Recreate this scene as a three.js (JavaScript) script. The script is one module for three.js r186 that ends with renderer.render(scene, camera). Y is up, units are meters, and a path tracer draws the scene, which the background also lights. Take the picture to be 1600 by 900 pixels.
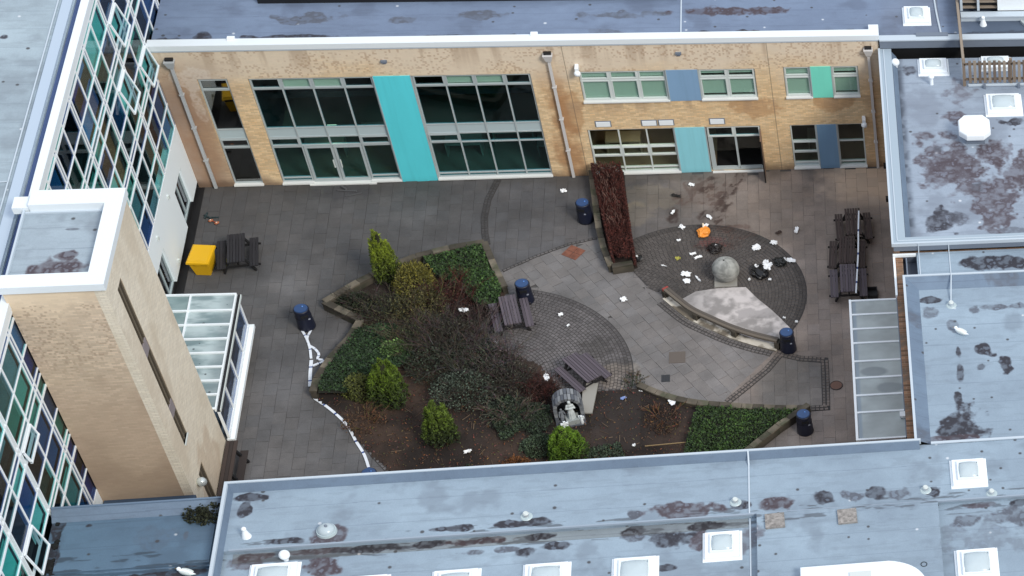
import * as THREE from 'three';
import { MarchingCubes } from 'three/addons/objects/MarchingCubes.js';

// ---------- camera: the lower left part of a wider oblique aerial view (shifted lens) ----------
const scene = new THREE.Scene();
const camera = new THREE.PerspectiveCamera(2 * Math.atan(1401.413 / 3591.28) * 180 / Math.PI, 16 / 9, 1, 600);
camera.position.set(27.596, 70.905, 80.662);
camera.rotation.set(-0.836, -0.4279, 0.2504, 'YXZ');
camera.setViewOffset(4982.8, 2802.83, 0, 613.05, 1600, 900);
camera.updateProjectionMatrix();

// ---------- sky (overcast), sun, exposure ----------
const SKY = 0.95;
{
  const w = 128, h = 64, d = new Float32Array(w * h * 4);
  for (let j = 0; j < h; j++) for (let i = 0; i < w; i++) {
    const el = (j + 0.5) / h * Math.PI - Math.PI / 2, s = Math.max(0, Math.sin(el)), az = i / w * Math.PI * 2;
    const c = 0.5 + 0.5 * s + 0.05 * Math.sin(az * 2 + 1.3) * Math.cos(el) + 0.03 * Math.sin(az * 5 + el * 7);
    const k = (j * w + i) * 4, up = el > 0 ? 1 : 0.25;
    d[k] = 0.93 * c * up; d[k + 1] = 1.0 * c * up; d[k + 2] = 1.14 * c * up; d[k + 3] = 1;
  }
  const t = new THREE.DataTexture(d, w, h, THREE.RGBAFormat, THREE.FloatType);
  t.mapping = THREE.EquirectangularReflectionMapping; t.magFilter = t.minFilter = THREE.LinearFilter; t.needsUpdate = true;
  scene.background = t; scene.environment = t; scene.backgroundIntensity = SKY; scene.environmentIntensity = SKY;
}
const sun = new THREE.DirectionalLight(0xfff8ec, 2.1);
sun.position.set(13 + 52, 72, 8 + 60); sun.target.position.set(13, 0, 8);
sun.castShadow = true; sun.shadow.radius = 30; sun.shadow.mapSize.set(2048, 2048);
Object.assign(sun.shadow.camera, { left: -40, right: 40, top: 40, bottom: -40, near: 1, far: 220 });
scene.add(sun, sun.target);
const EXPOSURE = 1.12;

// ---------- helpers ----------
let seed = 20231;
const rnd = () => { seed = (seed + 0x6d2b79f5) | 0; let t = Math.imul(seed ^ (seed >>> 15), 1 | seed); t = (t + Math.imul(t ^ (t >>> 7), 61 | t)) ^ t; return ((t ^ (t >>> 14)) >>> 0) / 4294967296; };
const rr = (a, b) => a + (b - a) * rnd();
const hash = (i, j) => { let t = Math.imul(i, 374761393) + Math.imul(j, 668265263) | 0; t = Math.imul(t ^ (t >>> 13), 1274126177); return ((t ^ (t >>> 16)) >>> 0) / 4294967296; };
function vn(x, y) {
  const i = Math.floor(x), j = Math.floor(y), u = x - i, v = y - j, a = u * u * (3 - 2 * u), b = v * v * (3 - 2 * v);
  const p = hash(i, j), q = hash(i + 1, j), r = hash(i, j + 1), s = hash(i + 1, j + 1);
  return p + (q - p) * a + (r - p) * b + (p - q - r + s) * a * b;
}
const fbm = (x, y, o = 4) => { let s = 0, a = 0.5, n = 0; for (let k = 0; k < o; k++) { s += a * vn(x + k * 17.3, y - k * 9.1); n += a; a *= 0.5; x *= 2.03; y *= 2.03; } return s / n; };
const clamp = (v, a = 0, b = 1) => Math.min(b, Math.max(a, v));
const ss = (a, b, v) => { const t = clamp((v - a) / (b - a)); return t * t * (3 - 2 * t); };
const mix = (a, b, t) => a + (b - a) * t;
const mix3 = (a, b, t) => [mix(a[0], b[0], t), mix(a[1], b[1], t), mix(a[2], b[2], t)];
const V = (x, y, z) => new THREE.Vector3(x, y, z);
const rgb = (r, g, b) => new THREE.Color().setRGB(r / 255, g / 255, b / 255, THREE.SRGBColorSpace);
// a colour map that covers [x0, x0 + w] x [y0, y0 + h] metres; f gives sRGB 0..255
function tex(x0, y0, w, h, res, f) {
  const W = Math.min(2048, Math.round(w / res)), H = Math.min(2048, Math.round(h / res)), d = new Uint8Array(W * H * 4);
  for (let j = 0; j < H; j++) for (let i = 0; i < W; i++) {
    const c = f(x0 + (i + 0.5) / W * w, y0 + (j + 0.5) / H * h), k = (j * W + i) * 4;
    d[k] = clamp(c[0], 0, 255); d[k + 1] = clamp(c[1], 0, 255); d[k + 2] = clamp(c[2], 0, 255); d[k + 3] = 255;
  }
  const t = new THREE.DataTexture(d, W, H, THREE.RGBAFormat);
  t.colorSpace = THREE.SRGBColorSpace; t.magFilter = THREE.LinearFilter; t.minFilter = THREE.LinearMipmapLinearFilter; t.generateMipmaps = true;
  t.wrapS = t.wrapT = THREE.RepeatWrapping; t.repeat.set(1 / w, 1 / h); t.offset.set(-x0 / w, -y0 / h); t.needsUpdate = true;
  return t;
}
const std = (c, roughness = 0.8, o = {}) => new THREE.MeshStandardMaterial({ color: c, roughness, ...o });
const glass = (r, g, b, rough = 0.02) => new THREE.MeshPhysicalMaterial({ color: new THREE.Color().setRGB(r, g, b), transmission: 1, thickness: 0, roughness: rough, ior: 1.5 });
// mesh builder: flat quads with uv in metres taken from world position, and any smooth geometry added to it
class MB {
  constructor() { this.p = []; this.n = []; this.u = []; this.c = []; this.col = null; }
  tri(a, b, c) {
    const ux = b[0] - a[0], uy = b[1] - a[1], uz = b[2] - a[2], vx = c[0] - a[0], vy = c[1] - a[1], vz = c[2] - a[2];
    let nx = uy * vz - uz * vy, ny = uz * vx - ux * vz, nz = ux * vy - uy * vx; const l = Math.hypot(nx, ny, nz) || 1; nx /= l; ny /= l; nz /= l;
    const ax = Math.abs(nx), ay = Math.abs(ny), az = Math.abs(nz);
    for (const q of [a, b, c]) {
      this.p.push(q[0], q[1], q[2]); this.n.push(nx, ny, nz);
      if (ay >= ax && ay >= az) this.u.push(q[0], q[2]); else if (ax > az) this.u.push(q[2], q[1]); else this.u.push(q[0], q[1]);
      if (this.col) this.c.push(...this.col);
    }
    return this;
  }
  quad(a, b, c, d) { return this.tri(a, b, c).tri(a, c, d); }
  hexa(v, bottom = true) { // v: four lower corners, four upper corners, each ring counterclockwise seen from above
    const [a, b, c, d, e, f, g, h] = v;
    this.quad(e, f, g, h); if (bottom) this.quad(d, c, b, a);
    this.quad(a, b, f, e).quad(b, c, g, f).quad(c, d, h, g).quad(d, a, e, h); return this;
  }
  box(x0, x1, y0, y1, z0, z1, bottom = true) {
    return this.hexa([[x0, y0, z1], [x1, y0, z1], [x1, y0, z0], [x0, y0, z0], [x0, y1, z1], [x1, y1, z1], [x1, y1, z0], [x0, y1, z0]], bottom);
  }
  rbox(cx, cz, hx, hz, y0, y1, ang, bottom = true, top = 1) { // turned about y
    const c = Math.cos(ang), s = Math.sin(ang), P = (a, b, y, k) => [cx + (a * c + b * s) * k, y, cz + (-a * s + b * c) * k];
    return this.hexa([P(-hx, hz, y0, 1), P(hx, hz, y0, 1), P(hx, -hz, y0, 1), P(-hx, -hz, y0, 1), P(-hx, hz, y1, top), P(hx, hz, y1, top), P(hx, -hz, y1, top), P(-hx, -hz, y1, top)], bottom);
  }
  bar(a, b, w, h = w) { // square bar between two points
    const A = V(...a), B = V(...b), d = B.clone().sub(A).normalize();
    const s = Math.abs(d.y) > 0.95 ? V(1, 0, 0) : V(0, 1, 0).cross(d).normalize(), t = d.clone().cross(s).normalize(); s.multiplyScalar(w / 2); t.multiplyScalar(h / 2);
    const q = (P, i, j) => [P.x + s.x * i + t.x * j, P.y + s.y * i + t.y * j, P.z + s.z * i + t.z * j];
    const r = (P) => [q(P, -1, -1), q(P, 1, -1), q(P, 1, 1), q(P, -1, 1)], R = r(A), S = r(B);
    for (let k = 0; k < 4; k++) { const m = (k + 1) % 4; this.quad(R[k], R[m], S[m], S[k]); }
    return this.quad(R[3], R[2], R[1], R[0]).quad(...S);
  }
  add(g, m) {
    g = g.index ? g.toNonIndexed() : g.clone(); if (m) g.applyMatrix4(m);
    const P = g.attributes.position.array, N = g.attributes.normal.array, U = g.attributes.uv ? g.attributes.uv.array : null;
    for (let k = 0; k < P.length; k++) { this.p.push(P[k]); this.n.push(N[k]); }
    for (let k = 0; k < P.length / 3; k++) { this.u.push(U ? U[2 * k] : 0, U ? U[2 * k + 1] : 0); if (this.col) this.c.push(...this.col); }
    return this;
  }
  at(g, x, y, z, rx = 0, ry = 0, rz = 0, sx = 1, sy = sx, sz = sx) {
    return this.add(g, new THREE.Matrix4().compose(V(x, y, z), new THREE.Quaternion().setFromEuler(new THREE.Euler(rx, ry, rz)), V(sx, sy, sz)));
  }
  tube(pts, r, seg = 6, n = 0) { return this.add(new THREE.TubeGeometry(new THREE.CatmullRomCurve3(pts.map((q) => V(...q))), n || pts.length * 4, r, seg)); }
  sweep(pts, o0, o1, y0, y1) { // wall along a ground polyline, between two sideways offsets
    const L = [], R = [];
    pts.forEach((p, i) => {
      const a = pts[Math.max(0, i - 1)], b = pts[Math.min(pts.length - 1, i + 1)], n = (u, v) => { const l = Math.hypot(v[0] - u[0], v[1] - u[1]) || 1; return [(v[1] - u[1]) / l, -(v[0] - u[0]) / l]; };
      const n0 = i > 0 ? n(a, p) : n(p, b), n1 = i < pts.length - 1 ? n(p, b) : n0; let mx = n0[0] + n1[0], mz = n0[1] + n1[1]; const l = Math.hypot(mx, mz) || 1; mx /= l; mz /= l;
      const k = 1 / Math.max(0.45, mx * n0[0] + mz * n0[1]);
      L.push([p[0] + mx * o0 * k, p[1] + mz * o0 * k]); R.push([p[0] + mx * o1 * k, p[1] + mz * o1 * k]);
    });
    const P = (q, y) => [q[0], y, q[1]];
    for (let i = 0; i + 1 < pts.length; i++) {
      this.quad(P(L[i], y1), P(L[i + 1], y1), P(R[i + 1], y1), P(R[i], y1));
      this.quad(P(L[i], y0), P(L[i + 1], y0), P(L[i + 1], y1), P(L[i], y1)); this.quad(P(R[i + 1], y0), P(R[i], y0), P(R[i], y1), P(R[i + 1], y1));
    }
    const e = pts.length - 1;
    this.quad(P(R[0], y0), P(L[0], y0), P(L[0], y1), P(R[0], y1)); this.quad(P(L[e], y0), P(R[e], y0), P(R[e], y1), P(L[e], y1)); return this;
  }
  poly(pts, y) { const f = THREE.ShapeUtils.triangulateShape(pts.map((q) => new THREE.Vector2(q[0], q[1])), []); for (const t of f) { const [a, b, c] = t.map((k) => [pts[k][0], y, pts[k][1]]); const cr = (b[2] - a[2]) * (c[0] - a[0]) - (b[0] - a[0]) * (c[2] - a[2]); cr > 0 ? this.tri(a, b, c) : this.tri(a, c, b); } return this; }
  geo() {
    const g = new THREE.BufferGeometry();
    g.setAttribute('position', new THREE.Float32BufferAttribute(this.p, 3)); g.setAttribute('normal', new THREE.Float32BufferAttribute(this.n, 3)); g.setAttribute('uv', new THREE.Float32BufferAttribute(this.u, 2));
    if (this.c.length) g.setAttribute('color', new THREE.Float32BufferAttribute(this.c, 3));
    return g;
  }
}
const mb = () => new MB();
const names = new Map();
function numbered(n) { const k = names.get(n) || 0; names.set(n, k + 1); return k ? n + '_' + String(k).padStart(3, '0') : n; }
const origins = new WeakMap();
function tag(o, label, category, group, kind) { o.userData.label = label; if (category) o.userData.category = category; if (group) o.userData.group = group; if (kind) o.userData.kind = kind; return o; }
function thing(name, label, category, [x, y, z] = [0, 0, 0], turn = 0, group) {
  const o = new THREE.Group(); o.name = numbered(name); o.position.set(x, y, z); o.rotation.y = turn; scene.add(o); origins.set(o, [x, y, z]);
  return tag(o, label, category, group);
}
function structure(name, label) { const o = new THREE.Group(); o.name = numbered(name); scene.add(o); o.userData.kind = 'structure'; if (label) o.userData.label = label; origins.set(o, [0, 0, 0]); return o; }
// a part: geometry given in world axes, moved into the parent's own
function part(parent, name, b, mat, label) {
  const g = b instanceof MB ? b.geo() : b, m = new THREE.Mesh(g, mat), o = origins.get(parent);
  if (o) { g.translate(-o[0], -o[1], -o[2]); origins.set(m, o); }
  m.name = name; m.castShadow = m.receiveShadow = true; parent.add(m); if (label) m.userData.label = label; return m;
}
function sub(parent, name) { const g = new THREE.Group(); g.name = name; parent.add(g); origins.set(g, origins.get(parent)); return g; }
function solo(name, b, mat, label, category, base, group, kind) { // a thing that is a single mesh
  const g = b instanceof MB ? b.geo() : b; if (base) g.translate(-base[0], -base[1], -base[2]);
  const m = new THREE.Mesh(g, mat); m.name = numbered(name); if (base) m.position.set(...base); m.castShadow = m.receiveShadow = true; scene.add(m);
  return tag(m, label, category, group, kind);
}
function copy(o, [x, y, z], turn, label, group) { const c = o.clone(); c.name = numbered(o.name.replace(/_\d{3}$/, '')); c.position.set(x, y, z); c.rotation.y = turn; c.userData = { ...o.userData, label }; if (group) c.userData.group = group; scene.add(c); return c; }
const inPoly = (x, y, P) => { let r = false; for (let i = 0, j = P.length - 1; i < P.length; j = i++) if ((P[i][1] > y) !== (P[j][1] > y) && x < (P[j][0] - P[i][0]) * (y - P[i][1]) / (P[j][1] - P[i][1]) + P[i][0]) r = !r; return r; };
const smoothLine = (pts, n) => new THREE.CatmullRomCurve3(pts.map((p) => V(p[0], 0, p[1])), false, 'centripetal').getSpacedPoints(n).map((p) => [p.x, p.z]);

// ---------- surface colours ----------
function brick(x, y, light, dark, spread, ox = 0) { // stretcher bond, 225 x 75 mm
  const row = Math.floor(y / 0.075), bx = (x + ox) / 0.225 + (row & 1) * 0.5, i = Math.floor(bx), fx = bx - i, fy = y / 0.075 - row;
  const h = hash(i * 3 + 11, row * 7 + 5), h2 = hash(i + 91, row - 37);
  let c = mix3(light, dark, clamp(h * 0.7 + (fbm(x * 0.7, y * 0.9, 3) - 0.5) * 0.8)); const k = 1 + (h2 - 0.5) * spread; c = [c[0] * k, c[1] * k, c[2] * k];
  if (fx < 0.06 || fy < 0.16) c = mix3(c, [176, 164, 146], 0.45);
  return c;
}
const blob = (x, y, cx, cy, rx, ry, f = 1.6, amp = 0.9) => { const dx = (x - cx) / rx, dy = (y - cy) / ry, d = Math.hypot(dx, dy); return d > 2.4 ? 0 : ss(1.16, 0.78, d + (fbm(x * f + cx, y * f + cy, 4) - 0.5) * amp); };
const facadeTex = tex(0, 0, 27.1, 7.1, 0.0132, (x, y) => {
  let c = brick(x, y, [226, 199, 158], [220, 186, 140], 0.14);
  const top = ss(4.2, 6.4, y + (fbm(x * 0.5, y, 3) - 0.5) * 2); c = mix3(c, [222, 208, 188], top * 0.85);
  if (y > 5.6) { const s = hash(Math.floor(x / 0.075), Math.floor(y / 0.075)); if (s > 0.76) c = mix3(c, [164, 132, 106], 0.4 * ss(0.3, 0.6, fbm(x * 0.8, y * 2, 3))); }
  const left = ss(3.1, 0.2, x + (fbm(x * 0.8, y * 0.8, 3) - 0.5) * 1.6) * ss(7.4, 4.4, y); c = mix3(c, [152, 130, 116], left * 0.85);
  const salt = blob(x, y, 1.3, 5.6, 0.75, 0.5, 4, 1.4) + blob(x, y, 1.05, 4.2, 0.16, 1.1, 5, 1.5) * 0.8; c = mix3(c, [224, 216, 206], clamp(salt * (0.4 + 1.1 * vn(x * 14, y * 14))) * 0.5);
  for (const [px, a] of [[14.2, 1], [0.64, 0.5], [26.6, 0.35]]) { const d = Math.abs(x - px); c = mix3(c, [142, 92, 56], ss(0.75, 0.05, d + (fbm(x * 3, y * 2, 3) - 0.5) * 0.9) * 0.5 * a * ss(6.4, 4, y)); }
  c = mix3(c, [168, 124, 84], clamp(blob(x, y, 24.9, 3.7, 1, 0.5, 3, 1.5) + blob(x, y, 21.9, 3.5, 0.9, 0.5, 3, 1.5) + blob(x, y, 14.6, 3.4, 0.5, 1, 3, 1.6)) * 0.45);
  const run = ss(0.5, 0.72, fbm(x * 2.6, y * 0.22 + 4, 4)); c = mix3(c, [150, 126, 104], run * 0.38 * Math.max(ss(5.4, 7, y), ss(3.0, 4.0, y) * ss(4.1, 3.95, y))); if (Math.abs(x - 14.75) < 0.012 || Math.abs(x - 22.6) < 0.012) c = mix3(c, [110, 96, 82], 0.6);
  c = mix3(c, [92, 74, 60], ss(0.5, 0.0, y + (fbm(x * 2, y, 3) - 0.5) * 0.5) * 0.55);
  return c;
});
const towerFrontTex = tex(0, 0, 2.9, 13.2, 0.0135, (x, y) => {  // speckled brick, toned browner to hold the dimmer south side
  let c = brick(x, y, [216, 196, 172], [194, 174, 150], 0.1);
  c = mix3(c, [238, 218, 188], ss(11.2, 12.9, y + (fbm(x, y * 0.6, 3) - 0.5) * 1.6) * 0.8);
  const sp = hash(Math.floor(x / 0.07), Math.floor(y / 0.075)); if (sp > 0.78 && y > 8.2 && y < 12.2) c = mix3(c, [158, 136, 116], 0.42 * ss(8.2, 10, y) * ss(0.3, 0.6, fbm(x * 1.2, y * 0.8, 3)));
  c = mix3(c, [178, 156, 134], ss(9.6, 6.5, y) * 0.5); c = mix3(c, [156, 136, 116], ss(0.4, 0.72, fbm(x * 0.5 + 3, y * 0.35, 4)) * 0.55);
  return c;
});
const towerSideTex = tex(14.8, 0, 4.6, 13.2, 0.0135, (z, y) => {  // same tower brick, lightened so the brighter east side sits in its colour
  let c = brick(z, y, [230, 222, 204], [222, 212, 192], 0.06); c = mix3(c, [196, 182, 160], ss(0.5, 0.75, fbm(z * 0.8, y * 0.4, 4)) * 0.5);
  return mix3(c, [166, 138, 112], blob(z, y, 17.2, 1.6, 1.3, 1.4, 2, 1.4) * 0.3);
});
const redBrickTex = tex(0, 0, 1.8, 1.8, 0.01, (x, y) => { let c = brick(x * 0.62, y * 0.62, [140, 104, 78], [108, 82, 66], 0.4); return mix3(c, [110, 96, 84], ss(0.42, 0.7, fbm(x * 3, y * 3, 4)) * 0.8); });
// roof felt: base tone, weathering, and dark puddle marks listed as [x, z, rx, rz, strength, tone]
const PUDDLE = [[46, 46, 54], [70, 60, 66], [82, 86, 96]];
function roofTex(x0, z0, w, h, base, marks, extra) {
  return tex(x0, z0, w, h, 0.022, (x, z) => {
    const n = fbm(x * 0.35, z * 0.5, 4), m = fbm(x * 3, z * 3, 3); let k = 0.9 + 0.2 * n + 0.06 * (m - 0.5) + 0.05 * (hash(Math.floor(x * 60), Math.floor(z * 60)) - 0.5);
    let c = [base[0] * k, base[1] * k, base[2] * (k * 0.92 + 0.08)];
    c = mix3(c, [base[0] * 0.8, base[1] * 0.79, base[2] * 0.8], ss(0.56, 0.74, fbm(x * 0.8 + 31, z * 0.8, 5)) * 0.5);
    const dirt = ss(0.56, 0.66, fbm(x * 1.3 + 3, z * 7, 4)) * (Math.abs(z - 25.35) < 0.35 || Math.abs(z - 24.95) < 0.14 ? 1 : 0.12); c = mix3(c, [base[0] * 0.5, base[1] * 0.48, base[2] * 0.48], dirt * 0.6);
    const seam = Math.abs((z + 0.04 * vn(x * 0.5, 3)) / 1.02 - Math.round(z / 1.02)); if (seam < 0.012) c = mix3(c, [base[0] * 0.82, base[1] * 0.82, base[2] * 0.84], 0.6);
    { const I = Math.floor(x / 0.6), J = Math.floor(z / 0.6), h = hash(I + 5, J + 9); if (h > 0.86) { const d = Math.hypot(x - (I + 0.2 + 0.6 * hash(I, J + 3)) * 0.6, z - (J + 0.2 + 0.6 * hash(I + 7, J)) * 0.6); c = mix3(c, h > 0.975 ? [215, 220, 224] : [60, 60, 62], ss(0.07, 0.03, d + (m - 0.5) * 0.05) * 0.8); } }
    for (const q of marks) {
      const s = blob(x, z, q[0], q[1], q[2], q[3], 1.9, 2.1); if (s <= 0) continue;
      const t = PUDDLE[q[5] || 0], inner = fbm(x * 4.2 + q[0], z * 4.2, 4);
      c = mix3(c, t, clamp(s * q[4] * (0.5 + 0.6 * ss(0.3, 0.62, inner))));
      c = mix3(c, [base[0] * 0.95, base[1] * 0.95, base[2] * 0.97], s * ss(0.64, 0.72, inner) * 0.5);
    }
    return extra ? extra(c, x, z) : c;
  });
}
const felt = (t) => new THREE.MeshStandardMaterial({ map: t, roughness: 0.62 });
const FELT = [149, 162, 177];
const roofN = felt(roofTex(0, -16, 46, 16.5, [114, 130, 154], [[5.3, -1.95, 1.15, 0.32, 0.8, 2], [8.9, -1.75, 0.6, 0.22, 0.8, 2], [11.7, -2, 0.7, 0.26, 0.8, 2], [16.7, -1.9, 1.3, 0.22, 0.7, 2], [18.6, -2, 0.4, 0.16, 0.8, 2], [21.4, -2.05, 2.1, 0.26, 0.9, 1], [4.6, -0.72, 1.6, 0.16, 1, 0], [11.3, -0.62, 2.2, 0.1, 0.9, 0], [20.7, -0.62, 2.6, 0.13, 1, 0], [25.5, -0.6, 0.9, 0.12, 0.8, 0], [1.9, -0.95, 0.3, 0.22, 1, 0], [0.6, -0.7, 0.9, 0.16, 1, 0], [16.5, -0.8, 0.7, 0.18, 0.5, 2], [34, -0.35, 2.4, 0.14, 0.9, 0], [30.8, -0.3, 1.2, 0.14, 0.8, 0], [36, -1, 3, 0.5, 0.5, 2]], (c, x, z) => x > 29.6 ? mix3(c, [64, 76, 92], ss(29.6, 31.5, x) * 0.75) : mix3(c, [92, 92, 100], ss(26, 30, x + (fbm(x, z, 3) - 0.5) * 3) * 0.35)));
const roofE = felt(roofTex(27, 0, 15, 13, FELT, [[29.2, 7.0, 0.95, 1.5, 0.75, 1], [30.1, 7.7, 0.8, 1.3, 0.7, 1], [31.2, 6.7, 0.7, 0.8, 0.8, 1], [31.2, 9.2, 1.1, 1.5, 0.75, 1], [30.5, 8.6, 0.3, 0.3, 0.7, 2], [28.95, 10.5, 0.6, 0.6, 0.85, 0], [29.4, 10.3, 0.4, 0.4, 0.6, 2], [32.4, 7.8, 0.8, 1.1, 0.8, 1], [33.6, 9, 1, 2, 0.7, 1], [28.2, 1.2, 0.35, 0.5, 0.7, 0], [29.9, 4.3, 0.6, 0.35, 0.7, 1], [28.6, 5.4, 0.5, 0.2, 0.7, 1], [32.2, 4.6, 0.45, 0.25, 1, 0], [30.2, 2.6, 0.5, 0.8, 0.4, 1], [29.1, 6.2, 0.3, 0.25, 0.6, 2], [31.9, 11.2, 0.9, 0.2, 0.5, 2]], (c, x, z) => { const e = Math.max(ss(28.05, 27.75, x), ss(11.35, 11.6, z)); return mix3(c, [66, 74, 86], e * (0.4 + 0.5 * ss(0.4, 0.6, fbm(x * 2, z * 2, 3)))); }));
const roofF = felt(roofTex(27, 12, 15, 10.8, [143, 161, 176], [[28.3, 14.9, 0.3, 0.16, 1, 0], [28.15, 15.5, 0.3, 0.26, 0.6, 2], [29.9, 15.5, 0.2, 0.22, 0.7, 2], [30.9, 15.4, 0.75, 0.17, 0.8, 2], [30.15, 17.6, 0.34, 0.36, 1, 0], [29.15, 17.6, 0.12, 0.34, 0.8, 0], [29.15, 18.7, 0.13, 0.4, 0.8, 0], [29.95, 18.6, 0.16, 0.2, 0.9, 0], [30.8, 18.6, 0.24, 0.4, 1, 0], [29, 21.4, 0.75, 0.75, 1, 0], [29, 20.2, 0.14, 0.35, 1, 0], [29.1, 16.3, 0.2, 0.3, 0.6, 2], [30.5, 12.9, 1.1, 0.4, 0.95, 0], [31.7, 12.9, 0.3, 0.24, 1, 0], [33.1, 13.2, 0.7, 0.4, 1, 0], [28.6, 22.1, 0.8, 0.16, 0.8, 1], [32.8, 15, 0.4, 1, 0.5, 1]]));
const roofS = felt(roofTex(5, 22.2, 41, 14.8, [142, 160, 175], [[7.2, 24.95, 0.75, 0.14, 1, 0], [8.45, 24.85, 0.45, 0.34, 0.8, 1], [12.2, 24.9, 0.75, 0.13, 1, 0], [13.9, 24.88, 0.5, 0.13, 1, 0], [14.8, 24.86, 0.6, 0.14, 1, 0], [17.9, 24.8, 0.25, 0.2, 0.9, 2], [19.6, 24.78, 1.3, 0.3, 0.85, 1], [21.4, 24.74, 0.3, 0.16, 1, 0], [22.7, 24.72, 0.55, 0.3, 0.9, 1], [24.2, 24.65, 0.42, 0.24, 0.9, 0], [25.05, 24.62, 0.36, 0.24, 0.8, 2], [25.9, 24.6, 0.3, 0.28, 0.9, 0], [26.6, 24.66, 0.42, 0.26, 0.8, 2], [27.7, 24.75, 0.3, 0.2, 1, 0], [7.7, 25.35, 1.6, 0.14, 0.7, 1], [9.6, 25.4, 0.9, 0.17, 0.95, 0], [11.4, 25.4, 1.1, 0.16, 0.95, 0], [13.3, 25.42, 1.0, 0.16, 1, 1], [14.9, 25.4, 0.5, 0.15, 1, 0], [17.9, 25.42, 0.4, 0.2, 1, 0], [20.3, 25.42, 0.5, 0.16, 1, 0], [8.2, 26.0, 0.55, 0.45, 0.9, 1], [12.9, 25.85, 0.5, 0.15, 0.8, 2], [13.9, 25.82, 0.42, 0.13, 0.8, 2], [14.5, 25.95, 0.4, 0.2, 1, 0], [15.5, 25.8, 0.4, 0.16, 1, 0], [17.9, 25.7, 0.4, 0.2, 0.9, 2], [19.3, 25.85, 0.75, 0.34, 0.95, 0], [20.1, 26.1, 0.4, 0.4, 0.8, 1], [21.5, 26.2, 0.5, 0.5, 0.45, 1], [18.9, 27.15, 0.36, 0.14, 1, 0], [5.95, 22.9, 0.5, 0.13, 1, 0], [5.8, 23.4, 0.16, 0.35, 1, 0], [28.8, 26.0, 0.45, 0.3, 0.8, 2], [30.5, 25.95, 1, 0.34, 0.8, 2], [31, 25.3, 0.5, 0.2, 0.9, 0], [29.5, 25.32, 0.8, 0.14, 0.7, 1], [29.6, 27, 1.2, 0.8, 0.3, 2], [6.0, 25.6, 0.5, 0.3, 0.8, 1]]));
const roofL = felt(roofTex(0, 22.5, 5.4, 6, [92, 118, 140], [[0.25, 23.6, 0.2, 0.5, 1, 0], [0.3, 24.6, 0.16, 0.6, 1, 0], [3.1, 24.3, 0.7, 0.5, 0.12, 1], [4.1, 24.2, 0.12, 0.3, 0.6, 2], [3.6, 25.65, 1.4, 0.17, 1, 0], [1.5, 23.2, 0.7, 0.06, 0.7, 0], [1.2, 23.5, 0.15, 0.1, 0.9, 0]]));
const roofW = felt(roofTex(-16, -16, 16, 50, [156, 172, 181], [[-2.4, 5.5, 0.14, 0.14, 0.8, 0], [-2.3, 9, 0.3, 0.2, 0.3, 2], [-1.1, 16.3, 0.25, 0.4, 0.9, 0], [-4, 3, 1.2, 0.5, 0.25, 2]]));
const roofT = felt(roofTex(0, 14.8, 2.9, 4.7, [150, 164, 174], [[1.2, 18.3, 1.0, 0.55, 0.9, 1], [0.5, 18.6, 0.6, 0.24, 0.9, 1], [1.5, 17.7, 0.3, 0.25, 0.9, 1], [1.5, 16.4, 0.2, 0.05, 0.6, 2]]));
const upstand = felt(roofTex(0, 0, 6, 6, [104, 122, 142], [[1, 2, 0.6, 0.3, 0.5, 2], [4, 4, 0.8, 0.3, 0.5, 2]]));

const M = {
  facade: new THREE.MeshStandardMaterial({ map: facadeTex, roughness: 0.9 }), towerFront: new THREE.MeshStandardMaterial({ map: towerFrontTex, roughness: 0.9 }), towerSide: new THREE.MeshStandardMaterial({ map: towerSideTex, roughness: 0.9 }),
  redBrick: new THREE.MeshStandardMaterial({ map: redBrickTex, roughness: 0.95 }),
  coping: std(rgb(226, 234, 238), 0.5), white: std(rgb(240, 247, 251), 0.5), render: std(rgb(240, 250, 255), 0.55), greyFrame: std(rgb(172, 182, 184), 0.5), paleFrame: std(rgb(206, 214, 212), 0.5), sill: std(rgb(220, 222, 220), 0.6),
  spandrel: std(rgb(178, 194, 198), 0.4), pipe: std(rgb(178, 182, 184), 0.5), palePipe: std(rgb(206, 204, 202), 0.5), black: std(rgb(20, 21, 24), 0.6), fascia: std(rgb(112, 122, 136), 0.6), edge: std(rgb(190, 202, 212), 0.55),
  turquoise: std(rgb(96, 224, 236), 0.5), mint: std(rgb(128, 234, 212), 0.5), blue: std(rgb(136, 172, 206), 0.5), lightBlue: std(rgb(150, 222, 236), 0.5), steelBlue: std(rgb(122, 160, 194), 0.5),
  dark: std(rgb(46, 46, 48), 0.9), interior: std(rgb(104, 92, 76), 0.9), interiorFloor: std(rgb(78, 70, 60), 0.6), blind: std(rgb(184, 202, 194), 0.8), concrete: std(rgb(150, 148, 142), 0.9),
  pane: glass(0.56, 0.82, 0.86), paneClear: glass(0.86, 0.93, 0.9),
};

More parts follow.
